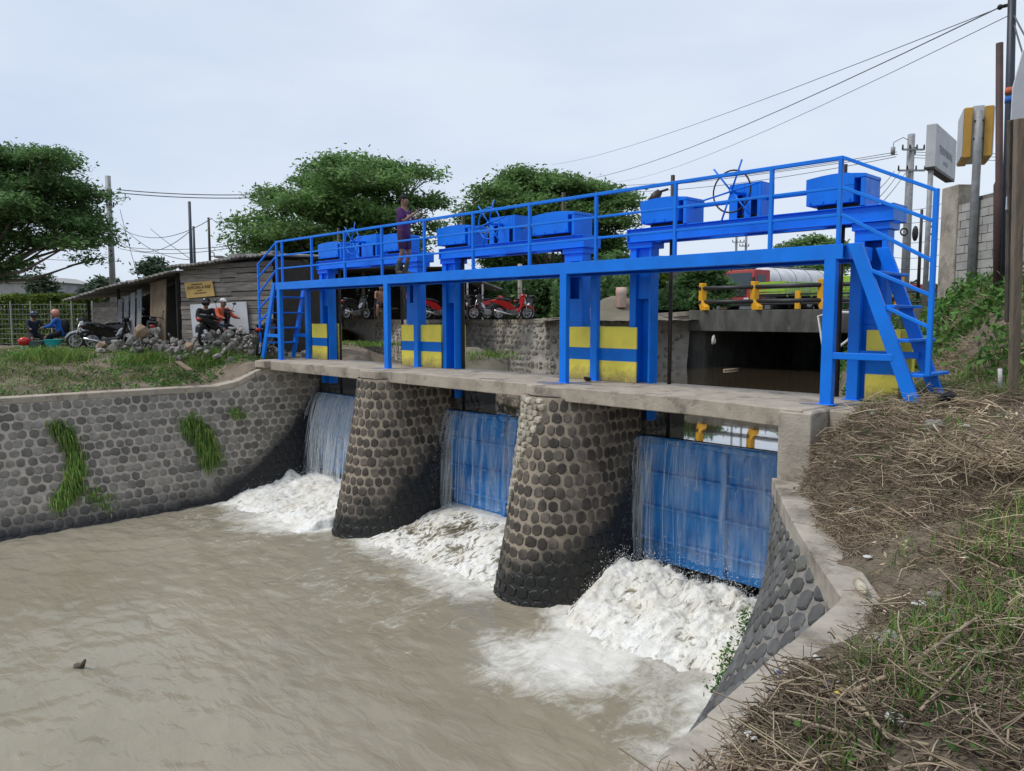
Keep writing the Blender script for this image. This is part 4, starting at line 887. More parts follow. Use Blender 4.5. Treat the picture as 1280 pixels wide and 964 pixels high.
# ------------------------------------------------------------------ motorbikes
M['rubber'] = mat('tyre_rubber', (.014, .014, .014), None, rough=.85, bump=.2); M['chrome'] = mat('dull_chrome', (.5, .5, .5), None, rough=.25, bump=0, metal=.9); M['engine'] = mat('engine_alloy', (.09, .09, .09), (.16, .16, .16), 12, .5, .2, world=False)
M['red'] = mat('red_bodywork', (.42, .012, .012), None, rough=.25, bump=0); M['silver'] = mat('silver_bodywork', (.45, .46, .48), None, rough=.3, bump=0); M['lamp_glass'] = mat('lamp_glass', (.65, .68, .70), None, rough=.08, bump=0); M['red_lens'] = mat('red_lens', (.35, .01, .01), None, rough=.15, bump=0)
M['seat'] = mat('seat_vinyl', (.012, .012, .013), None, rough=.55, bump=.2)
def motorbike(label, body, trim, group):
    g = empty('motorbike', (0, 0, 0), label, 'motorbike', group)
    def P(mb, nm, ml, sm=False, bv=0, par=None):
        o = mb.build(nm, ml, None, sm, bv); o.parent = par or g; return o
    for x in (-.62, .62):
        w = P(MB().ring((x, 0, .29), (0, 1, 0), .245, .045, 22, 7), 'wheel', M['rubber'], True)
        mb = MB().ring((x, 0, .29), (0, 1, 0), .195, .016, 20, 5)
        for i in range(7): t = 2*math.pi*i/7; mb.tube([(x, 0, .29), (x+.19*math.cos(t), 0, .29+.19*math.sin(t))], .009, 4, False)
        mb.tube([(x, -.05, .29), (x, .05, .29)], .05, 8); P(mb, 'rim', M['silver'], False, 0, w)
    def slab(poly, w, nm, ml, bv=.02): return P(MB().prism(poly, (0, -w/2, 0), (1, 0, 0), (0, 0, 1), (0, w, 0)), nm, ml, False, bv)
    slab([(-.95, .80), (-.70, .86), (-.2, .72), (.05, .52), (.12, .40), (-.05, .38), (-.35, .46), (-.62, .62), (-.9, .70)], .20, 'tail_fairing', body)
    slab([(-.78, .84), (-.45, .83), (-.1, .73), (-.08, .78), (-.42, .90), (-.78, .92)], .24, 'seat', M['seat'], .025)
    slab([(.34, .95), (.46, .90), (.40, .62), (.26, .36), (.12, .30), (.10, .38), (.24, .52), (.30, .74)], .34, 'leg_shield', body, .025)
    slab([(.20, .66), (.32, .74), (.26, .52), (.08, .44)], .12, 'frame_spine', trim)
    slab([(-.2, .40), (.16, .44), (.2, .24), (-.05, .16), (-.24, .22)], .24, 'engine', M['engine'])
    slab([(.34, .58), (.55, .64), (.80, .56), (.94, .38), (.9, .36), (.76, .50), (.55, .57), (.36, .52)], .12, 'front_fender', body, .01)
    slab([(-.98, .56), (-.9, .62), (-.66, .62), (-.66, .58), (-.88, .52), (-.98, .38)], .13, 'rear_fender', M['seat'], .008)
    P(MB().tube([(.44, -.09, .92), (.62, -.09, .29)], .024, 6).tube([(.44, .09, .92), (.62, .09, .29)], .024, 6), 'fork', M['chrome'], True)
    P(MB().tube([(-.1, -.12, .34), (-.62, -.09, .29)], .022, 6).tube([(-.1, .12, .34), (-.62, .09, .29)], .022, 6), 'swing_arm', M['engine'], True)
    slab([(.30, .94), (.48, .90), (.55, 1.0), (.46, 1.08), (.32, 1.05)], .20, 'head_cowl', body, .03)
    P(MB().ball((.53, 0, .985), (.04, .085, .055), 6, 10), 'headlight', M['lamp_glass'], True)
    P(MB().tube([(.30, -.34, 1.03), (.36, -.2, 1.06), (.38, 0, 1.05), (.36, .2, 1.06), (.30, .34, 1.03)], .016, 6), 'handlebar', M['gloss_black'], True)
    for s in (-1, 1):
        o = P(MB().tube([(.34, s*.25, 1.06), (.33, s*.30, 1.24)], .008, 5), 'mirror', M['gloss_black'], True); P(MB().ball((.325, s*.31, 1.27), (.02, .065, .042), 5, 8), 'mirror_glass', M['visor'], True, 0, o)
    P(MB().tube([(.02, -.14, .22), (-.3, -.17, .26), (-.45, -.17, .30), (-.88, -.17, .40)], [.022, .025, .05, .045], 8), 'exhaust', M['chrome'], True)
    P(MB().ball((-.96, 0, .77), (.03, .08, .05), 5, 8), 'tail_light', M['red_lens'], True); P(MB().bar((-.05, .14, .2), (-.12, .22, .02), .02, .02), 'side_stand', M['engine'])
    return g
def place(o, loc, rz, lab=None, grp=None, lean=7):
    o.location = loc; o.rotation_euler = (R(lean), 0, rz)
    if lab: o['label'] = lab
    if grp: o['group'] = grp
    return o
def gl(px, depth, z): p = at(px, 400, depth); return Vector((p.x, p.y, z))
YW = -YAW      # right of picture is the direction (cos YW.. ) in plan
RT = math.atan2(_R[1], _R[0])
GB = 'motorbikes parked along the far bank wall'
bikes = {'red': motorbike('bright red motorbike parked broadside on the far bank, seat to the left', M['red'], M['gloss_black'], GB), 'black': motorbike('black motorbike parked before the red one on the far bank', M['gloss_black'], M['silver'], GB)}
z0 = 1.03
place(bikes['red'], gl(641, 32.2, z0), RT+R(18)); place(bikes['black'], gl(609, 32.6, z0), RT+R(160))
for px, d, k, rz, lab in ((592, 33.6, 'red', 200, 'red motorbike parked farthest left by the slanted shelter'), (579, 32.8, 'black', 80, 'black motorbike parked head-on beside the dark lifting screw'), (626, 34.3, 'red', 110, 'red and white motorbike parked head-on behind the broadside red one'), (655, 33.6, 'black', 60, 'black motorbike nose to the right end of the row'), (548, 33.5, 'red', 40, 'red motorbike half hidden behind the far pier guide wall'), (445, 33, 'black', 60, 'black motorbike in the dark shelter, its mirror catching light'), (470, 35, 'black', 100, 'black motorbike deeper in the dark shelter')):
    place(copy_tree(bikes[k]), gl(px, d, z0), RT+R(rz), lab, GB if px > 560 else 'motorbikes in the dark shelter')
GL_ = 'motorbikes by the wooden shack'
b = copy_tree(bikes['black']); place(b, gl(118, 26.2, .05), RT+R(195), 'black and silver motorbike beside the kneeling riders, front to the left', GL_)
for ch in b.children:
    if ch.name.startswith('front_fender') or ch.name.startswith('leg_shield'):
        ch.data = ch.data.copy(); ch.data.materials[0] = M['silver']
place(copy_tree(bikes['black']), gl(140, 26.0, .05), RT+R(30), 'black motorbike under the shack eave behind the rocks', GL_)
place(copy_tree(bikes['black']), gl(186, 24.4, .08), RT+R(115), 'black motorbike facing the rock heap, round mirrors raised', GL_)
place(copy_tree(bikes['black']), gl(268, 22.6, .3), RT+R(80), 'black motorbike behind the rock heap by the white board', GL_)
place(copy_tree(bikes['black']), gl(328, 21.9, .02), RT+R(95), 'black motorbike close to the blue left stair', GL_)
# people at the left
zl = .02
person('person', gl(40, 26.8, zl-.28), RT+R(-35), SIT, 'rider in a dark jacket and dark helmet, leftmost by the tubs', M['navy'], M['black'], 'helmet', M['navy_gloss'], sleeves=2, shortlen=2, fingers=False, group='riders by the shack')
person('person', gl(76, 26.4, zl-.22), RT+R(195), SIT, 'rider in a pink helmet and blue and black jacket with a dark backpack', M['denim'], M['black'], 'helmet', M['pink'], sleeves=2, shortlen=2, fingers=False, backpack=M['black'], group='riders by the shack')
person('person', gl(275, 23.0, .12), RT+R(-30), SIT, 'seated person in an orange shirt and white cap in front of the white board', M['orange'], M['navy'], 'cap', M['white'], sleeves=2, shortlen=2, fingers=False)
person('person', gl(257, 22.9, .1), RT+R(-60), SIT, 'person in a black helmet and dark top beside the one in orange', M['black'], M['black'], 'helmet', M['gloss_black'], sleeves=2, shortlen=2, fingers=False)
person('person', gl(476, 32.4, z0-.1), RT+R(-70), SIT, 'bare-armed person sitting at the edge of the dark shelter', M['skin'], M['navy'], None, sleeves=.3, fingers=False)
person('person', gl(515, 33, z0-.1), RT+R(-70), SIT, 'person in red seen through the slot of a blue column', M['red'], M['navy'], None, sleeves=.6, fingers=False)
M['teal'] = mat('teal_plastic', (.01, .36, .36), None, rough=.4, bump=0); M['grey_plastic'] = mat('grey_plastic', (.09, .13, .135), None, rough=.5, bump=0); M['white_plastic'] = mat('white_plastic', (.62, .62, .60), (.45, .44, .42), 5, .5, .2, world=False)
def tub(px, d, z, r, h, ml, name, lab):
    p = gl(px, d, z); mb = MB(); n = 16
    prof = [(r*.72, 0), (r*.9, h*.6), (r*1.0, h*.93), (r*1.08, h), (r*.93, h*.97), (r*.66, .03)]
    v = [(p.x+a*math.cos(2*math.pi*i/n), p.y+a*math.sin(2*math.pi*i/n), p.z+b_) for a, b_ in prof for i in range(n)]
    f = [(k*n+i, k*n+(i+1) % n, (k+1)*n+(i+1) % n, (k+1)*n+i) for k in range(len(prof)-1) for i in range(n)]+[tuple(range(5*n, 6*n)), tuple(range(n))]
    tag(mb.add(v, f).build(name, ml, None, True), lab, 'tub')
tub(65, 25.4, .12, .27, .27, M['teal'], 'tub', 'teal plastic tub in front of the pink-helmeted rider')
tub(44, 25.5, .12, .27, .22, M['grey_plastic'], 'tub', 'grey plastic tub left of the teal one')
tub(30, 25.3, -.08, .14, .24, M['white_plastic'], 'bucket', 'small white bucket at the left end of the tubs')
o = MB().ball(gl(29, 25.3, .33), (.16, .2, .15), 5, 8).build('cloth_bundle', M['red'], None, True); tag(o, 'red cloth bundle on the white bucket', 'cloth')
M['plank_wall'] = mat('grey_plank', (.30, .27, .235), (.16, .14, .12), 2, .95, .5, 25, rand=.35, sc=(1.0, 1.0, 9), c3=(.22, .13, .07), c3scale=.8, c3lo=.58, c3hi=.75)
M['tin'] = mat('weathered_roof_sheet', (.30, .29, .275), (.16, .15, .135), 2, .8, .4, 20, c3=(.10, .07, .05), c3scale=.9, c3lo=.55, c3hi=.7)
M['door_wood'] = mat('grey_blue_board', (.24, .25, .265), (.15, .155, .16), 3, .9, .3, rand=.15, sc=(4, 4, 1)); M['plywood'] = mat('brown_plywood', (.22, .16, .105), (.12, .085, .055), 2.4, .9, .3, sc=(3, 3, 1)); M['dark_inside'] = mat('shaded_timber', (.02, .017, .014), (.035, .03, .025), 4, .95, .3)  # last one: near-black timber, interior shade put into its colour
M['banner_white'] = mat('white_board', (.60, .61, .63), (.50, .51, .54), 2, .7, .1)
# ------------------------------------------------------------------ shack
A0 = at(228, 400, 24.6); B0 = at(342, 400, 22.9); C0 = at(112, 400, 28.2); A0.z = B0.z = C0.z = 0
g = empty('wooden_shack', (A0.x, A0.y, 0), 'ramshackle plank shack with a sagging grey roof left of the walkway', 'shack')
def panel_pts(P, Q, u): return P.lerp(Q, u)
back = Vector((_FH[0], _FH[1], 0)); 
def zr(u): return 2.72+.12*u          # roof line over the right wall, u from A0 to B0
d = (B0-A0); d.z = 0; nrm = Vector((d.y, -d.x, 0)).normalized(); nrm = nrm if nrm.dot(back) < 0 else -nrm
zc = .12; k = 0
while zc < 2.62:      # lapped boards of the right wall
    h = random.uniform(.115, .165); u0, u1 = random.uniform(-.005, .0), random.uniform(.99, 1.01)
    cuts = [u0, random.uniform(.35, .65), u1]
    for a, b in zip(cuts[:-1], cuts[1:]):
        p, q = A0.lerp(B0, a), A0.lerp(B0, b); p.z = q.z = zc+h/2+random.uniform(-.012, .012); q.z += random.uniform(0, .09)*(b-a)
        MB().bar(p+nrm*random.uniform(.0, .035), q+nrm*random.uniform(0, .035), .022, h*random.uniform(.86, .97)).build('plank', M['plank_wall'], g)
    zc += h
p, q = A0.lerp(B0, 0)-nrm*.1, A0.lerp(B0, 1.02)-nrm*.1
MB().prism([(0, 0), (1.0, 0), (1.0, zr(1)), (0, zr(0))], p, (q-p), (0, 0, 1), -nrm*2.5).build('dark_interior', M['dark_inside'], g)  # solid near-black block in place of the shack's shaded inside
d2 = A0-C0; d2.z = 0; n2 = Vector((d2.y, -d2.x, 0)).normalized(); n2 = n2 if n2.dot(back) < 0 else -n2
zc = .05
while zc < 1.75:
    h = .16; p, q = C0.lerp(A0, .06), C0.lerp(A0, .52); p.z = q.z = zc+h/2
    if zc < 1.5: MB().bar(p+n2*random.uniform(0, .02), q+n2*random.uniform(0, .02), .02, h*.95).build('plank', M['plank_wall'], g)
    zc += h
for i, u in enumerate((.42, .49, .56, .63)):      # leaning door boards
    p = C0.lerp(A0, u)+n2*.25; q = C0.lerp(A0, u-.03)+n2*.05; p.z = .1; q.z = 1.75+.1*i
    MB().bar(p, q, .30, .02, up=tuple(n2)).build('door_board', M['door_wood'], g)
p = C0.lerp(A0, .84)+n2*.3; q = C0.lerp(A0, .80)+n2*.06; p.z = .1; q.z = 2.3; MB().bar(p, q, .95, .03, up=tuple(n2)).build('plywood_sheet', M['plywood'], g)
p = C0.lerp(A0, .12)-n2*.6; q = C0.lerp(A0, 1)-n2*.6; MB().prism([(0, 0), (1, 0), (1, 2.45), (0, 1.5)], Vector((p.x, p.y, .02)), (q-p)*Vector((1, 1, 0)) if False else Vector(((q-p).x, (q-p).y, 0)), (0, 0, 1), -n2*2).build('dark_interior', M['dark_inside'], g)  # second near-black filler, for the shade under the low eave
for u, zt in ((.0, 1.75), (.36, 2.1), (.97, 2.6)):
    p = C0.lerp(A0, u)+n2*.02; MB().bar((p.x, p.y, 0), (p.x, p.y, zt), .09, .09).build('corner_post', M['dark_inside'], g)
E1 = C0.lerp(A0, -.06)+n2*.75; E2 = A0+n2*.5; E3 = B0+nrm*.35
def roof(P, Q, z0, z1, n, depth, rise, nn):
    for i in range(n):
        a, b = P.lerp(Q, i/n), P.lerp(Q, (i+1.06)/n); za, zb = z0+(z1-z0)*i/n, z0+(z1-z0)*(i+1)/n
        j = random.uniform(-.03, .03); m = 9; mb = MB(); vs = []
        for k in range(m):      # corrugated edge to edge
            t = k/(m-1); e = a.lerp(b, t); zz = za+(zb-za)*t+j+(.018 if k % 2 else -.018)
            s = nn*random.uniform(-.05, .05)*0
            vs += [(e.x, e.y, zz), (e.x-nn.x*depth, e.y-nn.y*depth, zz+rise)]
        f = [(2*k, 2*k+2, 2*k+3, 2*k+1) for k in range(m-1)]; o = mb.add(vs, f).build('roof_sheet', M['tin'], g); s_ = o.modifiers.new('thick', 'SOLIDIFY'); s_.thickness = .05
roof(E1, E2, 1.78, 2.58, 6, 3.4, .35, n2); roof(E2, E3, 2.70, 2.98, 6, 3.0, .15, nrm)
for i in range(16):
    p = E2.lerp(E3, random.uniform(.1, .95))-nrm*random.uniform(.5, 1.6); p.z = 2.98+.08*random.random(); MB().box(p, (random.uniform(.4, 1.0), .25, .06), random.random()*3).build('loose_roof_scrap', M['tin'], g)
# sign boards on the shack
def on_wall(px, py, out=.06):
    """point of the right shack wall plane seen at that photo pixel"""
    r = Vector(_F+_R*(px-640)/FPX-_U*(py-482)/FPX); C = Vector(CAMP); P0_ = A0+nrm*out; return C+r*((P0_-C).dot(nrm)/r.dot(nrm))
M['sign_yellow'] = mat('faded_yellow_sheet', (.62, .41, .13), (.52, .34, .10), 4, .6, .05); M['ink'] = mat('brown_ink', (.10, .05, .03), None, rough=.7, bump=0); M['frame_grey'] = mat('worn_edge', (.5, .42, .3), None, rough=.7, bump=0)
c4 = [on_wall(*p, .07) for p in ((231, 354), (265.5, 351), (269, 370), (234, 373))]
g2 = empty('notice_board', c4[3], 'small yellow notice board with brown lettering nailed to the shack', 'notice board')
th = nrm*.02; MB().add(c4+[p+th for p in c4], [(3, 2, 1, 0), (4, 5, 6, 7), (0, 1, 5, 4), (1, 2, 6, 5), (2, 3, 7, 6), (3, 0, 4, 7)]).build('board', M['sign_yellow'], g2)
def text(body, o, ex, ey, size, matl, parent, nn, name='lettering', sx=1):
    cu = bpy.data.curves.new(name, 'FONT'); cu.body = body; cu.size = size; cu.align_x = 'CENTER'; cu.align_y = 'CENTER'; cu.extrude = .002; cu.materials.append(matl); cu.resolution_u = 2
    tmp = bpy.data.objects.new(name, cu); COL.objects.link(tmp); dg = bpy.context.evaluated_depsgraph_get(); me = bpy.data.meshes.new_from_object(tmp.evaluated_get(dg)); bpy.data.objects.remove(tmp); bpy.data.curves.remove(cu)
    t = bpy.data.objects.new(name, me); COL.objects.link(t); ex = Vector(ex).normalized(); nn = Vector(nn).normalized(); ey = nn.cross(ex)
    m = Matrix((ex*sx, ey, nn)).transposed().to_4x4(); m.translation = Vector(o); t.parent = parent; t.matrix_parent_inverse = Matrix.Translation(-parent.location); t.matrix_basis = m; return t
ex = (c4[1]-c4[0]); cc = lambda a, b: c4[0].lerp(c4[1], a).lerp(c4[3].lerp(c4[2], a), b)+th*1.4
for s, a, b, sz in (('PENGUMUMAN', .45, .16, .07), ('KENCING & BAB', .5, .36, .135), ('BAYAR', .52, .57, .07), ('DI SINI TEMPATNYA', .52, .74, .06)): text(s, cc(a, b), ex, None, sz, M['ink'], g2, nrm)
c4 = [on_wall(*p, .10) for p in ((238, 381), (308, 377), (312, 417), (242, 421))]
tag(MB().add(c4+[p+th for p in c4], [(3, 2, 1, 0), (4, 5, 6, 7), (0, 1, 5, 4), (1, 2, 6, 5), (2, 3, 7, 6), (3, 0, 4, 7)]).build('white_board', M['banner_white']), 'large plain white board leaning on the shack below the yellow notice', 'board')
# ------------------------------------------------------------------ dark shelter and lean-to on the far bank
g = empty('market_shelter', tuple(gl(480, 36, z0)), 'dark open shelter with a low roof behind the far bank wall', 'shelter')
a, b = gl(405, 35, z0), gl(560, 36.5, z0); dd = (b-a).normalized(); nb = Vector((-dd.y, dd.x, 0)); nb = nb if nb.dot(back) > 0 else -nb
MB().prism([(0, 2.1), (1, 2.25), (1, 2.33), (0, 2.18)], a-nb*2.4, b-a, (0, 0, 1), nb*6.2).build('roof', M['dark_inside'], g); MB().prism([(0, 0), (1, 0), (1, 2.2), (0, 2.1)], a+nb*3.5, b-a, (0, 0, 1), nb*.1).build('rear_wall', M['dark_inside'], g)  # roof pushed forward to shade the bikes; near-black colour deepens the interior
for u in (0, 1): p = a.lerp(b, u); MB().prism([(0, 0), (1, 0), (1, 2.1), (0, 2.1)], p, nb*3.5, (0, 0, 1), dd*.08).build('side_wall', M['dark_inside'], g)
for u in (.03, .3, .62, .95): p = a.lerp(b, u)-nb*1.0; MB().bar(p, p+Vector((0, 0, 2.15)), .1, .1).build('post', M['bark'], g)
p = a.lerp(b, .35)-nb*.2; MB().box(p+Vector((0, 0, .5)), (2.6, .7, .06), math.atan2(dd.y, dd.x)).box(p+Vector((-.9, 0, .25)), (.08, .6, .5)).box(p+Vector((.9, 0, .25)), (.08, .6, .5)).build('table', M['plywood'], g)
g = empty('lean_to', tuple(gl(600, 36, z0)), 'small lean-to with a slanted grey roof and thin pale posts', 'shelter')
a, b = gl(573, 35.3, z0), gl(622, 36.2, z0)
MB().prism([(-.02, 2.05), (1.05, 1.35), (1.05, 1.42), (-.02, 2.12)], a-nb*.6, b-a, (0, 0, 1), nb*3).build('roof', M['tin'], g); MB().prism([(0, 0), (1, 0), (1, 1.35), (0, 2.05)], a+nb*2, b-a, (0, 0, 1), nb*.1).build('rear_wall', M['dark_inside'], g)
for u in (.17, .55): p = a.lerp(b, u)-nb*.5; MB().bar(p, p+Vector((0, 0, 2.0-.7*u)), .06, .06).build('post', M['white'], g)
o = MB().tube([gl(650, 35, z0), at(650, 330, 35)], .1, 8).build('lamp_pole', M['concrete_pale'], None, True); tag(o, 'pale concrete pole standing just behind the parked bikes', 'pole')
# barrel and rubble heap at the culvert side
M['barrel'] = mat('faded_red_barrel', (.45, .12, .08), (.55, .45, .38), 2, .6, .2, sc=(1, 1, .2))
p = gl(776, 30, 1.5); mb = MB(); mb.tube([p, p+Vector((0, 0, .02)), p+Vector((0, 0, .25)), p+Vector((0, 0, .28)), p+Vector((0, 0, .50)), p+Vector((0, 0, .53)), p+Vector((0, 0, .78))], [.19, .2, .2, .215, .2, .215, .2], 14); tag(mb.build('barrel', M['barrel'], None, True), 'faded red and white barrel on the mound behind the wall', 'barrel')
v, f = surf_mesh([[(gl(770, 31, 0).x+dx, gl(770, 31, 0).y+dy, 1.0+1.0*math.exp(-(dx*dx+dy*dy)/1.6)+.1*(float(fbm(dx*3, dy*3))-.5)) for dx in np.linspace(-2.5, 2.5, 22)] for dy in np.linspace(-2.5, 2.5, 22)]); npobj('earth_mound', v, f, M['far_ground'], smooth=True, kind='structure')
# ------------------------------------------------------------------ lorries on the road
M['lime'] = mat('lime_green_paint', (.36, .58, .05), (.28, .46, .04), 2, .45, .1); M['tank_white'] = mat('tank_white', (.66, .67, .68), (.52, .52, .52), 1.5, .4, .1); M['glass'] = mat('dark_windscreen', (.03, .045, .06), None, rough=.05, bump=0); M['truck_red'] = mat('truck_red', (.40, .035, .04), (.32, .03, .03), 2, .4, .1); M['chassis'] = mat('chassis_black', (.02, .02, .022), None, rough=.7, bump=.2); M['truck_blue'] = mat('truck_blue', (.03, .07, .2), None, rough=.5, bump=0)
def truck(loc, rz, lab, cabm, kind, tm):
    g = empty('lorry', loc, lab, 'lorry', None, rz)      # front is -x
    def P(mb, nm, ml, sm=False, bv=0, par=None): o = mb.build(nm, ml, None, sm, bv); o.parent = par or g; return o
    c = P(MB().prism([(0, .55), (2.0, .55), (2.0, 2.85), (.35, 2.85), (.08, 1.75)], (0, -1.2, 0), (1, 0, 0), (0, 0, 1), (0, 2.4, 0)), 'cab', cabm, False, .06)
    P(MB().prism([(.055, 1.80), (.30, 2.65)], (0, -1.05, 0), (1, 0, 0), (0, 0, 1), (0, 2.1, 0)) if False else MB().add([(.03, -1.05, 1.8), (.03, 1.05, 1.8), (.29, 1.0, 2.65), (.29, -1.0, 2.65)], [(0, 1, 2, 3)]), 'windscreen', M['glass'], False, 0, c)
    for s in (-1, 1):
        P(MB().add([(.45, s*1.215, 1.75), (1.5, s*1.215, 1.75), (1.5, s*1.215, 2.5), (.6, s*1.215, 2.5)], [(0, 1, 2, 3)]), 'side_window', M['glass'], False, 0, c); P(MB().box((.0, s*1.35, 2.1), (.1, .2, .45)), 'mirror', M['chassis'], False, .02, c)
        P(MB().box((-.01, s*.8, .85), (.06, .4, .22)), 'headlight', M['lamp_glass'], False, .02, c)
    P(MB().box((-.03, 0, .55), (.25, 2.4, .3)), 'bumper', M['chassis'], False, .04); P(MB().box((.04, 0, 1.3), (.08, 1.5, .5)), 'grille', M['chassis'], False, .02)
    P(MB().box((5, 0, .85), (9.4, 1.0, .3)), 'chassis', M['chassis'])
    for x in (1.0, 5.9, 7.3):
        for s in (-1, 1):
            w = P(MB().tube([(x, s*.85, .5), (x, s*1.2, .5)], .5, 16), 'wheel', M['rubber'], True); P(MB().tube([(x, s*1.17, .5), (x, s*1.22, .5)], .26, 12), 'rim', M['silver'], True, 0, w)
    if kind == 'tank':
        P(MB().tube([(2.3, 0, 2.05), (2.6, 0, 2.05), (9.6, 0, 2.05), (9.9, 0, 2.05)], [.9, 1.08, 1.08, .9], 24), 'tank', tm, True)
        for x in (3.4, 5.2, 7.0, 8.8): P(MB().ring((x, 0, 2.05), (1, 0, 0), 1.09, .025, 24, 5), 'tank_band', M['grey_metal'], True)
        P(MB().box((6, 0, 3.18), (5.5, .5, .06)), 'walk_plate', M['grey_metal'])
    else:
        for i in range(4):
            z = 1.15+i*.28
            for s in (-1, 1): P(MB().box((6.0, s*1.22, z+.1), (7.4, .05, .085)), 'side_board', tm)
            P(MB().box((2.28, 0, z+.1), (.05, 2.4, .17)), 'end_board', tm); P(MB().box((9.7, 0, z+.1), (.05, 2.4, .17)), 'end_board', tm)
        for i in range(7):
            for s in (-1, 1): P(MB().box((2.5+i*1.17, s*1.26, 1.6), (.1, .05, 1.15)), 'stake', tm)
        P(MB().box((6, 0, 1.1), (7.4, 2.4, .08)), 'floor', M['chassis'])
    return g
rd = RT+R(6)
def tp(px, d, z): p = at(px, 390, d); return (p.x, p.y, z)
truck(tp(920, 52, 1.46), rd+R(30), 'red lorry pulling a white tank, seen through the bridge railing', M['truck_red'], 'tank', M['tank_white'])
t2 = truck(tp(1078, 42, 1.46), rd+R(180+22), 'lime green stake lorry with slatted sides, passing behind the railing', M['lime'], 'stake', M['lime'])
t2.scale = (.72, .8, .66)
truck(tp(1118, 75, 1.46), rd+R(0), 'distant red and blue lorry glimpsed behind the right stair', M['truck_red'], 'stake', M['truck_blue'])
# ------------------------------------------------------------------ houses and far trees follow in the plant section
M['plaster'] = mat('grey_plaster', (.36, .36, .35), (.26, .26, .25), 1, .9, .2); M['tile_roof'] = mat('grey_tile_roof', (.13, .12, .125), (.09, .085, .085), 2, .9, .3)
def house(px, d, w, h, dep, roofh, lab, wall, roofm, rz=0):
    p = gl(px, d, 1.2); g = empty('house', tuple(p), lab, 'house', None, RT+rz)
    def P(mb, nm, ml, par=None): o = mb.build(nm, ml); o.parent = par or g; return o
    wl = P(MB().span((-w/2, 0, -.3), (w/2, dep, h)), 'wall', wall)
    P(MB().prism([(-w/2-.4, h), (w/2+.4, h), (w/2*.5, h+roofh), (-w/2*.5, h+roofh)], (0, -.4, .002), (1, 0, 0), (0, 0, 1), (0, dep+.8, 0)), 'roof', roofm)
    for x in (-w*.28, w*.22):
        fr = P(MB().span((x-.6, -.05, h*.35), (x+.6, .02, h*.75)), 'window', M['white']); P(MB().span((x-.5, -.07, h*.38), (x+.5, -.052, h*.72)), 'pane', M['glass'], fr)
    P(MB().span((-.45, -.05, 0), (.45, -.01, 2.0)), 'door', M['plywood'])
house(838, 62, 7, 3.2, 8, 1.6, 'grey roofed house behind the round tree and the dark screw rod', M['plaster'], M['tile_roof'])
house(905, 75, 9, 3.6, 8, 1.8, 'pale house with a dark roof beyond the culvert road', M['plaster'], M['tile_roof'])
house(672, 50, 4.5, 3.2, 5, .8, 'small white walled house half hidden behind the tree trunks', M['white'], M['tin'])
house(25, 95, 10, 4.2, 8, .8, 'low distant building above the overgrown fence', M['plaster'], M['plaster'])
# ------------------------------------------------------------------ trees
def leaf_quads(C, size, flat=.5):
    """one small bent leaf spray (two triangles) per centre"""
    k = len(C); a = RNG.normal(0, 1, (k, 3)); a[:, 2] *= flat; a /= np.linalg.norm(a, axis=1, keepdims=True)
    b = RNG.normal(0, 1, (k, 3)); b[:, 2] *= flat; b -= (b*a).sum(1, keepdims=True)*a; b /= np.linalg.norm(b, axis=1, keepdims=True)
    s = RNG.uniform(.6, 1.3, (k, 1))*size
    v = np.stack([C-a*s, C+b*s*.42+np.array([0, 0, -.1])*s, C+a*s, C-b*s*.42], 1).reshape(-1, 3)
    return v, np.arange(4*k).reshape(k, 4)
def tree(base, H, clumps, trunk_h, tr, lab, leaf, n, size, group=None, name='tree', lean=(0, 0), spread=.5, flat=.45):
    """clumps: list of (dx right, z, dy away, rx, rz) in metres from the base, giving the crown's tiers"""
    base = Vector(base); g = empty(name, base, lab, 'tree', group)
    rt = Vector(_R); fw = Vector(_FH); pts = []
    P = [base+rt*c[0]+fw*c[2]+Vector((0, 0, c[1])) for c in clumps]
    fork = base+Vector((lean[0], lean[1], trunk_h))
    mb = MB().tube([base-Vector((0, 0, .3)), base.lerp(fork, .3)+Vector((.05, 0, 0)), base.lerp(fork, .7), fork], [tr*1.35, tr, tr*.85, tr*.7], 9)
    for p, c in zip(P, clumps):
        m_ = fork.lerp(p, .5)+Vector((random.uniform(-.2, .2), random.uniform(-.2, .2), -.12*(p-fork).length*random.random()))
        mb.tube([fork-Vector((0, 0, .2)), m_, p-Vector((0, 0, c[4]*.3))], [tr*.32, tr*.2, tr*.06], 6)
        for q in range(3): e = p+rt*random.uniform(-.8, .8)*c[3]+fw*random.uniform(-.8, .8)*c[3]; mb.tube([m_.lerp(p, .6), e], [tr*.12, tr*.03], 4)
    mb.build('trunk', M['bark'], g, True)
    vol = np.array([c[3]**2*c[4]**.6 for c in clumps]); cnt = np.maximum(60, (n*vol/vol.sum()).astype(int)); out = []
    for p, c, k in zip(P, clumps, cnt):
        sub = max(10, int(k/46)); d = RNG.normal(0, 1, (sub, 3)); d /= np.linalg.norm(d, axis=1, keepdims=True); d *= RNG.random((sub, 1))**.38
        cs = np.array(p)+np.array(rt)*d[:, :1]*c[3]+np.array(fw)*d[:, 1:2]*c[3]+np.array([0, 0, 1])*d[:, 2:]*c[4]
        cs[:, 2] -= (d[:, 0]**2+d[:, 1]**2)*c[4]*.35
        i = RNG.integers(0, sub, k); r = RNG.normal(0, 1, (k, 3))*np.array([spread, spread, spread*.38]); out.append(cs[i]+r)
    v, f = leaf_quads(np.concatenate(out), size, flat); npobj('crown', v, f, leaf, g); return g
def px_tree(px, d, zb, tiers, **kw):
    """tiers given as (photo x, photo y of the clump centre, half width px, half height px, depth offset)"""
    b = gl(px, d, zb); s = d/FPX; cl = []
    for x, y, w, h, dy in tiers:
        p = at(x, y, d); cl.append((((x-px)*s), p.z-zb, dy, w*s, h*s))
    return tree(tuple(b), 0, cl, **kw)
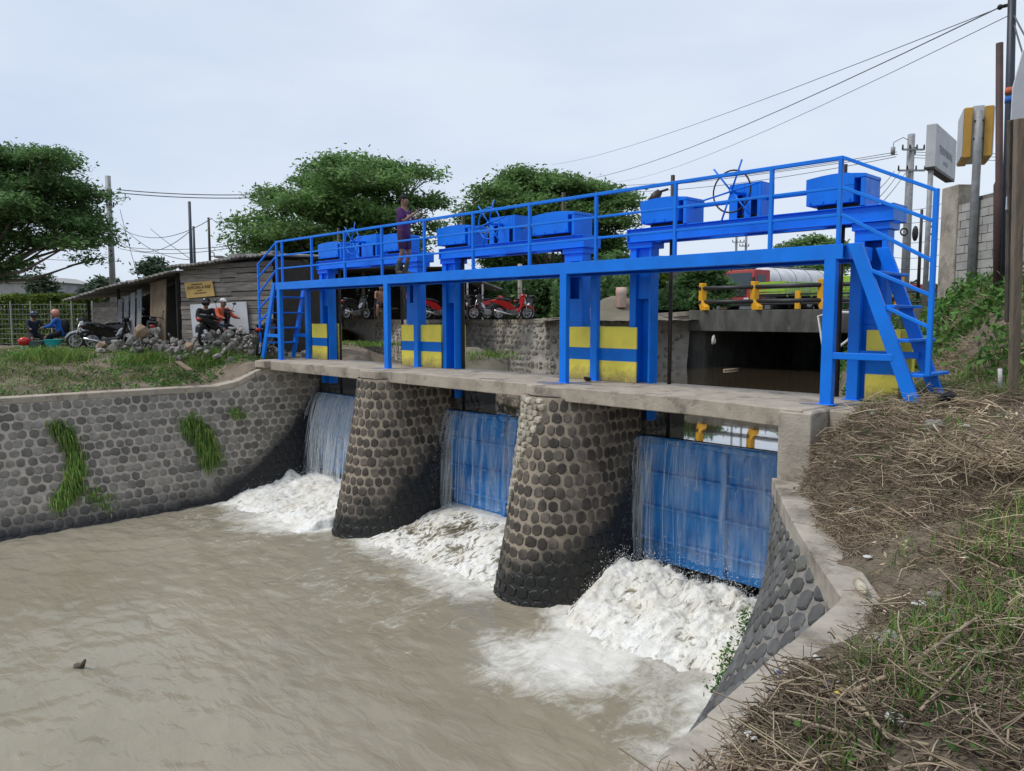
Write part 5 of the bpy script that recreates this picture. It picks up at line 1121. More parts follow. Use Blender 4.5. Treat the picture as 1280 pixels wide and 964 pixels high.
px_tree(-30, 40, 0, [(-30, 190, 60, 16, 0), (40, 192, 50, 12, 1), (80, 200, 30, 8, -1), (-10, 230, 70, 18, 1), (70, 232, 46, 13, 0), (105, 240, 32, 11, 1), (30, 262, 60, 15, -1.5), (100, 280, 34, 12, 0), (60, 296, 44, 11, 1), (112, 302, 24, 9, -1), (-5, 300, 40, 18, 0), (22, 328, 24, 10, 0), (118, 322, 16, 6, 0), (-60, 260, 60, 40, 2), (20, 215, 50, 20, 2), (60, 260, 50, 20, 2), (-20, 335, 40, 14, 0), (115, 290, 26, 12, 1)],
        trunk_h=3.2, tr=.38, lab='tall spreading tree with layered dark foliage at the left edge', leaf=M['leaf_dark'], n=64000, size=.125, spread=.38)
px_tree(418, 38, 1.0, [(440, 204, 52, 10, 0), (492, 208, 40, 8, 1), (530, 218, 30, 7, 0), (395, 222, 44, 10, 1), (455, 232, 70, 13, -1), (350, 245, 34, 9, 0), (520, 248, 44, 11, 1), (400, 258, 60, 13, -1), (470, 270, 60, 14, -1), (330, 276, 42, 11, 0), (540, 280, 22, 9, 0), (310, 300, 30, 9, 0), (380, 294, 55, 13, -1.5), (450, 305, 50, 14, -1), (340, 318, 46, 10, 0), (400, 330, 60, 12, 1), (470, 335, 46, 12, 0), (505, 310, 24, 10, 1), (420, 250, 70, 26, 3), (400, 300, 90, 26, 3), (470, 290, 60, 26, 3), (330, 330, 40, 14, 1), (350, 300, 40, 18, 2), (440, 345, 70, 12, 1)],
        trunk_h=1.6, tr=.35, lab='broad tiered tree behind the far end of the walkway', leaf=M['leaf_mid'], n=84000, size=.12, spread=.36)
px_tree(690, 44, 1.1, [(655, 222, 34, 9, 0), (690, 232, 50, 12, 0), (740, 238, 50, 12, 1), (625, 244, 34, 11, -1), (770, 252, 26, 9, 0), (660, 262, 60, 15, -1), (725, 270, 56, 15, 0), (600, 268, 30, 12, 0), (780, 276, 16, 7, 0), (640, 292, 40, 11, 1), (740, 300, 44, 14, 1), (762, 318, 28, 16, 1), (715, 330, 36, 14, 2), (640, 320, 44, 12, 3), (600, 300, 26, 10, 2)],
        trunk_h=2.2, tr=.33, lab='round-topped tree behind the middle of the walkway', leaf=M['leaf_mid'], n=72000, size=.135, spread=.40)
px_tree(757, 38, 1.1, [(760, 330, 18, 16, 0), (745, 350, 22, 18, 0), (712, 350, 22, 18, 1), (690, 362, 18, 14, 1), (735, 372, 20, 14, 0)], trunk_h=.7, tr=.12, lab='dark bushy small tree behind the nearest pier columns', leaf=M['leaf_dark'], n=9000, size=.16, spread=.3)
px_tree(876, 46, 1.3, [(876, 340, 24, 12, 0), (862, 358, 20, 12, 0), (892, 358, 20, 12, 0), (876, 374, 28, 10, 0), (858, 380, 18, 8, 0)], trunk_h=.8, tr=.14, lab='dense round dark tree left of the amber bridge railing', leaf=M['leaf_dark'], n=10000, size=.18, spread=.35)
px_tree(1010, 70, 1.3, [(1012, 308, 36, 12, 0), (985, 320, 30, 10, 0), (1035, 322, 36, 12, 0), (960, 330, 26, 9, 0), (1000, 335, 40, 10, 0)], trunk_h=3, tr=.25, lab='trees rising behind the tank lorry', leaf=M['leaf_mid'], n=12000, size=.25, spread=.55)
px_tree(826, 50, 1.3, [(822, 345, 8, 16, 0), (828, 368, 10, 12, 0)], trunk_h=.8, tr=.1, lab='slim light green tree beside the dark lifting screw', leaf=M['vine'], n=3000, size=.2, spread=.3)
for i, (px, d, y, w, h, lab) in enumerate(((196, 90, 332, 14, 9, 'pale distant tree above the shack roof'), (132, 70, 355, 8, 6, 'small dark tree by the left utility pole'), (92, 100, 360, 12, 6, 'low distant tree right of the overgrown fence top'), (55, 85, 352, 11, 8, 'rounded distant tree above the overgrown fence'), (40, 110, 350, 8, 6, 'far pale tree at the left skyline'))):
    px_tree(px, d, .1, [(px, y, w, h, 0), (px-w*.6, y+h*.7, w*.7, h*.7, 0), (px+w*.6, y+h*.7, w*.7, h*.7, 0), (px, y+h*1.8, w, h, 0)], trunk_h=1.5, tr=.2, lab=lab, leaf=M['leaf_far'], n=2500, size=.32, spread=.45, group='small trees on the skyline')
# distant wood that closes the horizon
def far_wood(name, pts, h, n, lab):
    P = []
    for k in range(n):
        t = random.random()*(len(pts)-1); i = int(t); p = Vector(pts[i]).lerp(Vector(pts[i+1]), t-i); hh = h*(.55+.9*float(fbm(p.x*.06, p.y*.06, 3)))
        P.append((p.x+random.gauss(0, 2), p.y+random.gauss(0, 2), 1+hh*random.random()**.8))
    v, f = leaf_quads(np.array(P), .75, .8); npobj(name, v, f, M['leaf_far'], kind='stuff', label=lab, cat='wood')
far_wood('distant_wood', [tuple(at(-300, 390, 160)), tuple(at(200, 390, 170)), tuple(at(640, 390, 150)), tuple(at(1000, 390, 140)), tuple(at(1500, 390, 130))], 5.5, 26000, 'distant line of trees along the horizon')
# thicket under the trees on the far bank
P = []
for px0, px1, d, z, n in ((560, 720, 39, 2.3, 5000), (690, 790, 36, 2.0, 2500), (800, 870, 44, 1.6, 1500), (1040, 1180, 40, 1.2, 1500)):
    for k in range(n): p = at(random.uniform(px0, px1), 395, d+random.uniform(-1, 2)); P.append((p.x, p.y, 1.1+z*random.random()**1.3))
v, f = leaf_quads(np.array(P), .2, .8); npobj('undergrowth', v, f, M['leaf_dark'], kind='stuff', label='dark undergrowth beneath the trees behind the far bank', cat='undergrowth')
# ------------------------------------------------------------------ left fence with creepers
M['mesh_wire'] = mat('fence_wire', (.30, .31, .29), None, rough=.6, bump=0)
a, b = gl(-60, 30.5, 0), gl(116, 29.5, 0); g = empty('mesh_fence', tuple(a), 'overgrown wire mesh fence behind the riders at the left', 'fence'); dd = b-a
for i in range(8): p = a.lerp(b, i/7); MB().tube([p, p+Vector((0, 0, 1.75))], .03, 6).build('post', M['mesh_wire'], g)
mb = MB()
for i in range(40): p = a.lerp(b, i/39); mb.tube([p, p+Vector((0, 0, 1.6))], .008, 3, False)
for i in range(9): mb.tube([a+Vector((0, 0, .1+i*.19)), b+Vector((0, 0, .1+i*.19))], .008, 3, False)
mb.build('wire_mesh', M['mesh_wire'], g)
P = []; fn = Vector((_FH[0], _FH[1], 0))
for k in range(15000): t = random.random(); p = a.lerp(b, t); w = float(fbm(t*9, 3.1, 0, 4)); z = (1.75+.35*w)*(1-random.random()**(2.2 if w > .45 else 1.5)*.95) if random.random() < .85 else 1.8+.2*random.random(); P.append((p.x+random.gauss(0, .12)+fn.x*.3, p.y+random.gauss(0, .12)+fn.y*.3, z))
v, f = leaf_quads(np.array(P), .09, .9); npobj('creeper', v, f, M['vine'], kind='stuff', label='yellow green creeper hanging over the wire fence', cat='creeper')
o = MB().prism([(0, 0), (1, 0), (1, 1.45), (0, 1.45)], a+fn*.8, dd, (0, 0, 1), fn*.08).build('garden_wall', M['concrete'], None); tag(o, 'low mossy wall behind the wire mesh fence', 'wall')
# ------------------------------------------------------------------ grass helpers
def blades(P, h0, h1, w, lean=.45, seg=2, hang=None):
    k = len(P); h = RNG.uniform(h0, h1, k); th = RNG.uniform(0, 6.283, k); ln = RNG.uniform(.1, 1, k)*lean*h
    d = np.stack([np.cos(th), np.sin(th), 0*th], 1); s = np.stack([-np.sin(th), np.cos(th), 0*th], 1); V = []
    for i in range(seg+1):
        t = i/seg
        if hang is None: c = P+d*(ln*t*t)[:, None]+np.array([0, 0, 1])*(h*t*(1-.25*t))[:, None]
        else: c = P+np.array(hang)*(h*.35*math.sin(t*2.2))[:, None]+d*(ln*.3*t)[:, None]+np.array([0, 0, -1])*(h*(t**1.5)-.25*h*t)[:, None]
        ww = w*(1-t*.85); V += [c-s*ww, c+s*ww]
    v = np.stack(V, 1).reshape(-1, 3); n = 2*(seg+1); base = np.arange(k)[:, None]*n; F = [np.stack([base[:, 0]+2*i, base[:, 0]+2*i+1, base[:, 0]+2*i+3, base[:, 0]+2*i+2], 1) for i in range(seg)]
    return v, np.concatenate(F)
def sticks(P, L0, L1, r0, r1, up=.25, bend=.25, seg=3, az=None):
    k = len(P); L = RNG.uniform(L0, L1, k); th = RNG.uniform(0, 6.283, k) if az is None else RNG.normal(az, .6, k)
    d = np.stack([np.cos(th), np.sin(th), np.abs(RNG.normal(0, up, k))], 1); d /= np.linalg.norm(d, axis=1, keepdims=True)
    bv = RNG.normal(0, 1, (k, 3))*bend; r = RNG.uniform(r0, r1, k); C = []
    for i in range(seg+1):
        t = i/seg-.5; C.append(P+d*(L*t)[:, None]+bv*(L*(t*t-.12))[:, None])
    C = np.stack(C, 1); s = np.cross(d, np.array([0, 0, 1.])); s /= np.linalg.norm(s, axis=1, keepdims=True)+1e-9; u = np.cross(s, d); V = []
    for a in (0, 2.094, 4.189): V.append(C+((s*math.cos(a)+u*math.sin(a))*r[:, None])[:, None, :])
    v = np.stack(V, 2).reshape(-1, 3); i = np.arange(k)[:, None, None]*(seg+1)*3+np.arange(seg)[None, :, None]*3; j = np.arange(3)[None, None]; j2 = (j+1) % 3
    return v, np.stack([i+j, i+j2, i+3+j2, i+3+j], -1).reshape(-1, 4)
def scatter(n, x0, x1, y0, y1, dens, hf):
    x = RNG.uniform(x0, x1, n); y = RNG.uniform(y0, y1, n); s = RNG.random(n) < dens(x, y); x, y = x[s], y[s]
    return np.stack([x, y, hf(x, y)-.02], 1)
# left bank grass
P = scatter(80000, -27, -15.5, -14, 2.0, lambda x, y: sstep(.42, .66, fbm(x*.9, y*.9, 11, 4)+.14*sstep(-1.5, -4, y)-.10*sstep(-17.8, -19.5, x)-.5*sstep(-2.2, -.2, y)*sstep(-18, -16, x))*sstep(-15.55, -15.8, x), hL)
v, f = blades(P, .05, .20, .014, 1.2); npobj('bank_grass', v, f, M['grass'], kind='stuff', label='patchy grass and weeds over the left bank above the coping', cat='grass')
for c, r, n, lab in (((-17.0, -.9), .42, 900, 'bright green grass tuft right of the rock heap'), ((-18.2, -2.3), .5, 900, 'tall light green tuft in front of the rock heap'), ((-19.2, -4.2), .7, 1200, 'broad green weed patch left of the rocks')):
    p = np.array(c)+RNG.normal(0, r*.6, (n, 2)); P = np.stack([p[:, 0], p[:, 1], hL(p[:, 0], p[:, 1])-.02], 1); v, f = blades(P, .15, .5, .014, .7)
    npobj('grass_tuft', v, f, M['moss_grass'], label=lab, cat='grass tuft')
P = scatter(48000, -26, -15.5, -12, 0.5, lambda x, y: sstep(.44, .66, fbm(x*1.1, y*1.1, 15, 3)), hL); P[:, 2] += RNG.uniform(.0, .30, len(P))*fbm(P[:, 0]*2, P[:, 1]*2, 61, 3); v, f = leaf_quads(P, .05, .9)
npobj('bank_weeds', v, f, M['weed'], kind='stuff', label='leafy weeds among the left bank grass', cat='weeds')
P = scatter(9000, -26, -15.6, -12, 1.2, lambda x, y: sstep(.35, .6, fbm(x*1.3, y*1.3, 71, 3)), hL); P[:, 2] += .04; v, f = sticks(P, .1, .5, .003, .008, .5, .5); npobj('dead_stalks', v, f, M['straw'], kind='stuff', label='dry stalks among the grass of the left bank', cat='dead stalks')
# moss strips hanging on the left wall
def wall_tuft(pts, wid, n, h0, h1, lab, m='moss_grass'):
    P = []
    for k in range(n):
        t = random.random()*(len(pts)-1); i = int(t); a = np.array(pts[i]); b = np.array(pts[i+1]); q = a+(b-a)*(t-i); y = q[0]+random.gauss(0, wid); z = q[1]+random.gauss(0, wid*.7)
        top = left_wall(y, 0).z; tt = min(max((top-z)/(top+3.75), 0), 1); p = left_wall(y, tt); P.append((p.x+.03, p.y, p.z))
    v, f = blades(np.array(P), h0, h1, .013, .8, 3, hang=(1, 0, 0)); npobj('hanging_grass', v, f, M[m], label=lab, cat='grass tuft', group='grass growing out of the channel wall')
def wyz(px, py):   # wall point (y,z) under a photo pixel
    r = _F+_R*(px-640)/FPX-_U*(py-482)/FPX; C = np.array(CAMP); x = -14.9
    for _ in range(12):
        p = C+r*(x-C[0])/r[0]; top = left_wall(p[1], 0).z; x = left_wall(p[1], min(max((top-p[2])/(top+3.75), 0), 1)).x
    return (p[1], p[2])
wall_tuft([wyz(*p) for p in ((68, 528), (84, 545), (94, 575), (90, 605), (70, 625))], .09, 1500, .15, .42, 'long curved strip of green grass growing out of the channel wall')
wall_tuft([wyz(*p) for p in ((236, 526), (252, 540), (262, 575))], .14, 1300, .15, .45, 'bushy green tuft on the channel wall below the raised coping')
wall_tuft([wyz(*p) for p in ((112, 610), (135, 632))], .14, 160, .08, .2, 'small moss tuft low on the channel wall'); wall_tuft([wyz(*p) for p in ((288, 512), (300, 518))], .1, 120, .08, .2, 'faint moss patch near the top of the channel wall')
# ------------------------------------------------------------------ right bank: dead stalks, grass, litter
def rdens(x, y): 
    e = x-RB(y); return np.clip(sstep(-.16, .25, e)*(.10+1.5*sstep(.34, .66, fbm(x*1.5, y*1.5, 21, 4)))*(1-.75*sstep(1.2, 3.0, y)), 0, 1)
def hRs(x, y): return hR(x, y)
def rscat(n, x0, x1, y0, y1, dens=rdens, lift=.0): 
    P = scatter(n, x0, x1, y0, y1, dens, hRs); P[:, 2] += .02+RNG.exponential(lift+1e-6, len(P)) if lift else .02; return P
P = rscat(88000, -.6, 5.2, -9.0, 3.4, lift=.03); v, f = sticks(P, .04, .26, .0014, .0045, .22, .55); npobj('dead_stalks', v, f, M['straw_dark'], kind='stuff', label='matted brown dead stalks covering the right bank', cat='dead stalks')
P = rscat(15000, -.4, 5.2, -8.6, 2.4, lift=.045); v, f = sticks(P, .10, .5, .0018, .0052, .25, .5); npobj('dead_stalks', v, f, M['straw'], kind='stuff', label='pale dry stalks strewn on top of the brown mat', cat='dead stalks')
P = np.array([2.55, -1.9, float(hR(2.55, -1.9))+.1])+RNG.normal(0, 1, (900, 3))*np.array([.34, .32, .07]); v, f = sticks(P, .12, .5, .002, .006, .4, .6); npobj('stalk_bundle', v, f, M['straw'], kind='stuff', label='pale heaped bundle of cut stalks at the right edge of the bank', cat='dead stalks')
P = rscat(14000, -.3, 5, -9.0, .4, lambda x, y: sstep(-.3, .1, x-RB(y))*sstep(.42, .6, fbm(x*2, y*2, 25, 3)), .02); v, f = leaf_quads(P, .026, .45); npobj('leaf_litter', v, f, M['straw'], kind='stuff', label='dry leaf scraps among the stalks of the right bank', cat='leaf litter')
P = rscat(70000, -.5, 5.4, -9.0, 4.0, lambda x, y: np.clip(sstep(.50, .66, fbm(x*.9+3, y*.9, 31, 4)+.12*sstep(2.3, 3.2, x)+.16*sstep(.6, 1.8, y)-.12*sstep(2.0, .8, x)*sstep(.5, -1, y)), 0, 1)*sstep(.1, .5, x-RB(y)), 0); v, f = blades(P, .06, .24, .006, .8); npobj('bank_grass', v, f, M['grass'], kind='stuff', label='green grass coming up through the stalks of the right bank', cat='grass')
P = rscat(9000, .6, 5.4, -9.0, 3.4, lambda x, y: sstep(.50, .66, fbm(x*1.1+7, y*1.1, 91, 4)+.12*sstep(2.4, 3.4, x)+.1*sstep(.8, 2, y))*sstep(.3, .8, x-RB(y))); P[:, 2] += RNG.random(len(P))*.10; v, f = leaf_quads(P, .028, .6); npobj('bank_weeds', v, f, M['weed'], kind='stuff', label='broad-leaved green weeds along the right edge of the right bank', cat='weeds')
# clods and pebbles
P = rscat(5000, -.3, 5.2, -9.0, 3.0, lambda x, y: sstep(.4, .6, fbm(x*1.7, y*1.7, 95, 3))*sstep(-.1, .2, x-RB(y))); specks('soil_clods', P, .006, .028, M['soil'], label='small clods and pebbles of the right bank', cat='clods')
# embankment plants behind the stair
P = scatter(46000, -5.5, 7, 2.2, 13, lambda x, y: sstep(.46, .66, fbm(x*1.0, y*1.0, 35, 4)+.16*sstep(1.9, 3.0, x-RB(y)))*sstep(.2, .8, x-RB(y)), hR); v, f = blades(P, .08, .32, .010, 1.1); npobj('embankment_grass', v, f, M['grass'], kind='stuff', label='rough grass over the embankment behind the right stair', cat='grass')
P = scatter(40000, -5.5, 7, 2.8, 13, lambda x, y: sstep(.34, .54, fbm(x*.9, y*.9, 45, 4)+.1*sstep(1.5, 3, x-RB(y)))*sstep(1.2, 2.2, x-RB(y)), hR); P[:, 2] += RNG.random(len(P))**1.5*.7*fbm(P[:, 0]*1.3, P[:, 1]*1.3, 50, 3); v, f = leaf_quads(P, .075, .8); npobj('embankment_weeds', v, f, M['weed'], kind='stuff', label='leafy green weeds along the foot of the block wall', cat='weeds')
P = scatter(24000, -2.5, 4, 2.4, 7.0, lambda x, y: sstep(.5, .7, fbm(x*1.0, y*1.0, 55, 3)+.1)*sstep(.8, 1.4, x-RB(y))*sstep(4.6, 3.6, x-RB(y)), hR); v, f = sticks(P, .15, .75, .002, .006, .5, .5); npobj('dead_stalks', v, f, M['straw'], kind='stuff', label='dry stalks hanging on the embankment behind the right stair', cat='dead stalks')
for (x0, x1, y0, y1, n, hz, lab) in ((-6.4, -4.9, 11.5, 16.9, 5200, 1.5, 'creepers spilling down the bank beside the culvert mouth'), (-2.6, -.6, 3, 7, 2600, .45, 'leafy waterside plants behind the right leg of the walkway')):
    x = RNG.uniform(x0, x1, n); y = RNG.uniform(y0, y1, n); e = x-RB(y); P = np.stack([x, y, np.maximum(hR(x, y), -.85)+RNG.random(n)*hz*sstep(-.4, .3, e)], 1)[e > -.35]; v, f = leaf_quads(P, .075, .9); npobj('creeper', v, f, M['weed'], kind='stuff', label=lab, cat='creeper')
# plants in the joints of the wing wall
for y, t, n, lab in ((-2.0, .52, 200, 'small green plant in the wing wall joint, highest of three'), (-2.45, .62, 160, 'sparse plant in the middle of the wing wall'), (-2.2, .80, 260, 'green plant low on the wing wall above the white water'), (-6.1, .9, 260, 'dry yellowish grass at the foot of the wing wall')):
    p = wing(y, t); P = np.array(p)+RNG.normal(0, 1, (n, 3))*np.array([.05, .09, .10]); P[:, 0] -= .06; v, f = leaf_quads(P, .028, .9); npobj('wall_plant', v, f, M['vine'] if t == .9 else M['weed'], label=lab, cat='plant', group='plants in the wing wall')
P = np.array((-5.18, -.25, -.9))+RNG.normal(0, 1, (90, 3))*.05; v, f = leaf_quads(P, .035, .9); npobj('wall_plant', v, f, M['weed'], label='tiny bright green fern on the side of the nearest pier', cat='plant')
def ground_at(px, py, dz=.03):
    r = _F+_R*(px-640)/FPX-_U*(py-482)/FPX; r = r/np.linalg.norm(r); t = np.arange(1.0, 30, .02); q = np.array(CAMP)[None]+t[:, None]*r[None]
    g_ = np.where(q[:, 0] < RB(q[:, 1]), -.87, hR(q[:, 0], q[:, 1])); i = int(np.argmax(q[:, 2] < g_)); return Vector(q[i])+Vector((0, 0, dz))
# long loose branches
def branch(pts, r, lab, m='straw'): o = MB().tube(pts, [r, r*.9, r*.75, r*.55][:len(pts)], 7).build('branch', M[m], None, True); tag(o, lab, 'branch', 'loose branches on the right bank')
M['stick'] = mat('pale_stick', (.36, .29, .20), (.24, .18, .12), 8, .8, .3, 40)
def hp(x, y, dz=.05): return (x, y, float(hR(x, y))+dz)
for p, r, lab in (([(1035, 895), (1130, 850), (1215, 790), (1300, 745)], .014, 'thick pale branch slanting to the right edge of the foreground'), ([(1070, 585), (1120, 605), (1200, 600), (1270, 575)], .008, 'thin stick lying across the brown mat below the stair'), ([(1120, 640), (1190, 690), (1250, 720), (1300, 730)], .009, 'long pale stick pointing down to the right edge'), ([(1010, 870), (1080, 905), (1110, 940), (1160, 950)], .012, 'mossy stick near the coping at the bottom'), ([(960, 905), (1010, 920), (1060, 935), (1100, 960)], .008, 'grey stick along the inner edge of the coping'), ([(1150, 905), (1200, 850), (1240, 820), (1290, 810)], .007, 'bent twig in the lower right grass')):
    q = [ground_at(a, b, .06) for a, b in p]
    branch(q, r, lab, 'stick')
# litter
def crumple(px, py, s, ml, lab, name='litter', cat='litter', flat=.35, dz=.03, p=None):
    p = p or ground_at(px, py, dz); bm = bmesh.new(); bmesh.ops.create_icosphere(bm, subdivisions=3, radius=1); a0 = random.random()*50; q = random.uniform(.55, .9); rz = random.random()*6
    for v in bm.verts:
        c = v.co.copy(); k = .45+1.0*float(fbm(c.x*1.2+a0, c.y*1.2, c.z*1.2+a0, 2))+.5*abs(float(vnoise(c.x*3.1+a0, c.y*3.1, c.z*3.1))-.5); x, y = c.x*k*s, c.y*k*s*q
        v.co = (p.x+x*math.cos(rz)-y*math.sin(rz), p.y+x*math.sin(rz)+y*math.cos(rz), p.z+c.z*k*s*flat+s*.25*(float(vnoise(c.x*2+a0, c.y*2, 1))-.5))
    me = bpy.data.meshes.new(name); bm.to_mesh(me); bm.free(); me.materials.append(ml); o = bpy.data.objects.new(name, me); COL.objects.link(o); return tag(o, lab, cat)
M['grey_rag'] = cloth('grey_rag', (.30, .29, .27)); M['bottle'] = mat('cloudy_bottle', (.50, .46, .36), (.36, .30, .2), 10, .25, .1, world=False); M['green_glass'] = mat('green_plastic', (.02, .22, .12), None, rough=.2, bump=0); M['yellow_wrap'] = mat('yellow_wrapper', (.6, .5, .1), None, rough=.4, bump=0); M['blue_wrap'] = mat('blue_wrapper', (.04, .09, .32), None, rough=.4, bump=0)
p = ground_at(1076, 742, .05); tag(MB().tube([p+Vector((-.06, .09, 0)), p+Vector((-.055, .08, 0)), p, p+Vector((.04, -.06, 0)), p+Vector((.06, -.09, 0)), p+Vector((.075, -.11, 0))], [.03, .038, .038, .036, .016, .015], 12).build('bottle', M['bottle'], None, True), 'cloudy plastic bottle lying on the broken corner of the coping', 'bottle')
for a in ((1110, 803, .10, 'grey_rag', 'grey plastic bag flattened on the bank above the coping corner', .15), (1150, 760, .06, 'white_plastic', 'white scrap of plastic beside the grey bag', .3), (1185, 775, .05, 'green_glass', 'green plastic scrap in the grass right of the bottle', .5), (1170, 752, .05, 'grey_rag', 'crumpled clear bag among the stalks', .6),
          (1020, 828, .035, 'white_plastic', 'white scrap next to the coping, lower pile', .3), (1042, 855, .03, 'white_plastic', 'white foam bit among blue wrappers', .4), (1035, 862, .03, 'blue_wrap', 'blue wrapper near the coping', .4), (1052, 872, .035, 'yellow_wrap', 'yellow wrapper among the stalks by the coping', .3), (938, 925, .035, 'white_plastic', 'white scrap low on the coping edge', .3), (1120, 905, .05, 'white_plastic', 'white bag scrap in the foreground stalks', .3), (1085, 700, .035, 'white_plastic', 'white scrap above the bottle', .3), (972, 850, .022, 'blue_wrap', 'blue bottle cap on the coping', .6),
          (1167, 538, .10, 'rock', 'rounded pale stone lying below the stair foot', .7), (1182, 500, .09, 'white_plastic', 'crumpled white rag behind the stair foot', .5), (1205, 535, .06, 'white_plastic', 'white scrap right of the pale stone', .3), (1090, 520, .06, 'grey_rag', 'grey scrap beside the right walkway leg', .3), (1065, 640, .04, 'white_plastic', 'pale scrap on the coping below the abutment', .3)):
    crumple(a[0], a[1], a[2], M[a[3]], a[4], 'stone' if a[3] == 'rock' else 'litter', 'stone' if a[3] == 'rock' else 'litter', a[5], .04 if a[5] > .5 else .025)
crumple(1184, 506, .14, M['black'], 'black wet cloth dropped at the foot of the right stair', 'cloth', 'cloth', .35, .09)
crumple(0, 0, .09, M['black'], 'black scrap of cloth on the nearest pier cap', 'cloth', 'cloth', .4, p=Vector((-4.55, .55, .04)))
o = MB().box((0, 0, 0), (.12, .08, .13), .4).build('packet', M['blue_wrap'], None, bevel=.01); o.location = (-4.28, .9, .075); tag(o, 'small blue and red packet against the nearest guide wall', 'packet')
s_ = MB().box((0, 0, 0), (.122, .082, .05), .4).build('packet_band', M['red'], None); s_.parent = o; s_.location = (0, 0, -.03)
o = MB().tube([(-3.95, -6.05, -3.39), (-3.86, -6.0, -3.36), (-3.80, -5.98, -3.27)], [.05, .035, .015], 6).build('driftwood', M['bark'], None, True); o.location = onz(103, 832, -3.36)-Vector((-3.86, -6.0, -3.36)); tag(o, 'dark snag of driftwood poking out of the river', 'driftwood')
o = MB().tube([onz(905, 463, -.84), onz(922, 461.5, -.84)], .05, 6).build('driftwood', M['stick'], None, True); tag(o, 'pale stick floating before the dark culvert', 'driftwood')
crumple(0, 0, .14, M['white_plastic'], 'white bag snagged at the left side of the culvert mouth', 'plastic_bag', 'plastic bag', 1.3, p=at(892, 425, 29.5))
for px, py, s, ml, lab in ((128, 468, .17, 'grey_rag', 'grey plastic sack on the left bank grass'), (30, 478, .2, 'grey_rag', 'grey heap of plastic sheets at the left edge of the bank'), (18, 484, .12, 'white_plastic', 'white scrap at the left edge above the coping'), (272, 462, .05, 'white_plastic', 'white scrap on the earth by the coping ramp')):
    z = -.2
    for _ in range(8): w = onz(px, py, z); z = float(hL(w.x, w.y))+.04
    crumple(0, 0, s, M[ml], lab, 'litter', 'litter', .6, p=w)
# ------------------------------------------------------------------ rock heap
def rock_mesh(s):
    bm = bmesh.new()
    for i in range(15):
        d = Vector((random.gauss(0, 1), random.gauss(0, 1), random.gauss(0, 1))).normalized()*random.uniform(.75, 1.1); bm.verts.new((d.x*1.3, d.y, d.z*.75))
    bmesh.ops.convex_hull(bm, input=bm.verts); bmesh.ops.bevel(bm, geom=list(bm.edges), offset=.06, segments=1, affect='EDGES')
    me = bpy.data.meshes.new('rock'); bm.to_mesh(me); bm.free(); me.materials.append(M['rock']); return me
RK = [rock_mesh(0) for _ in range(9)]
heaps = [(gl(285, 21.6, 0), 1.25, .80, 130, 'grey rock piled in the right half of the heap by the blue stair', 'rocks in the right heap'), (gl(225, 22.6, 0), .8, .52, 46, 'grey rock in the low middle of the rubble heap', 'rocks in the middle of the heap'), (gl(178, 22.8, 0), 1.15, .72, 76, 'grey rock in the left half of the heap below the motorbike', 'rocks in the left heap')]
rt2 = Vector((_R[0], _R[1], 0))
for c, rad, hh, n, lab, grp in heaps:
    for i in range(n):
        u, w = random.gauss(0, .52), random.gauss(0, .30); p = c+rt2*(u*rad*1.2)+fn*(w*rad+.35)
        z = float(hL(p.x, p.y))+hh*math.exp(-(u*u*1.3+w*w*1.5))*random.uniform(.25, 1.0); s = random.choice((.06, .075, .09, .105, .135))*random.uniform(.85, 1.15)
        o = bpy.data.objects.new('rock', random.choice(RK)); COL.objects.link(o); o.location = (p.x, p.y, z); o.scale = (s, s, s); o.rotation_euler = (random.random()*6, random.random()*6, random.random()*6); tag(o, lab, 'rock', grp)
def big(px, py, d, s, ml, lab): 
    o = bpy.data.objects.new('rock', RK[int(px) % 9].copy()); COL.objects.link(o); o.data.materials[0] = M[ml]; o.location = at(px, py, d); o.scale = (s, s, s*1.1); o.rotation_euler = (px, py, 1); tag(o, lab, 'rock')
big(178, 415, 21.9, .23, 'rock_tan', 'large tan boulder standing on top of the left rubble'); big(162, 426, 21.6, .16, 'rock', 'wide grey boulder left of the tan one'); big(173, 437, 21.3, .15, 'rock', 'grey boulder at the front of the left rubble'); big(237, 433, 21.5, .14, 'rock_tan', 'reddish slab of rock between the two rubble heaps'); big(200, 415, 22, .14, 'rock', 'pale boulder right of the tan one'); big(272, 447, 20.9, .13, 'rock', 'loose pale rock at the foot of the right heap'); big(128, 434, 23, .2, 'rock_tan', 'earthy brown boulder at the left end of the rubble')
o = MB().bar(onz(222, 452, .0), onz(238, 463, -.08), .12, .03).build('board', M['plywood']); tag(o, 'broken board lying on the earth below the rocks', 'board')
# mound and mud at the canal edge behind the far gates
def mound(px, py, z, r, h, ml, nm, lab=None):
    c = onz(px, py, z); v, f = surf_mesh([[(c.x+a*r, c.y+b*r, z-.4+(h+.4)*max(0, 1-math.hypot(a, b))**.8*(.85+.4*float(fbm(a*3+px, b*3)))) for a in np.linspace(-1, 1, 22)] for b in np.linspace(-1, 1, 22)]); npobj(nm, v, f, M[ml], smooth=True, kind='structure'); return c
c = mound(592, 461, -.86, 1.7, .95, 'far_ground', 'mud_mound'); P = np.array(c)+RNG.normal(0, 1, (900, 3))*np.array([.6, .6, 0]); P[:, 2] = -.5+RNG.random(900)*.25; v, f = blades(P, .1, .3, .02, .8); npobj('grass_tuft', v, f, M['moss_grass'], label='grass on the mud mound seen between the middle columns', cat='grass tuft')
c = mound(440, 446, -.5, 2.2, .5, 'soil', 'bank_mound'); P = np.array(c)+RNG.normal(0, 1, (2200, 3))*np.array([.9, .9, 0]); P[:, 2] = -.05+RNG.random(2200)*.05; v, f = blades(P, .1, .25, .02, .8); npobj('grass_tuft', v, f, M['moss_grass'], label='flat grassy mound seen left of the second walkway leg', cat='grass tuft')
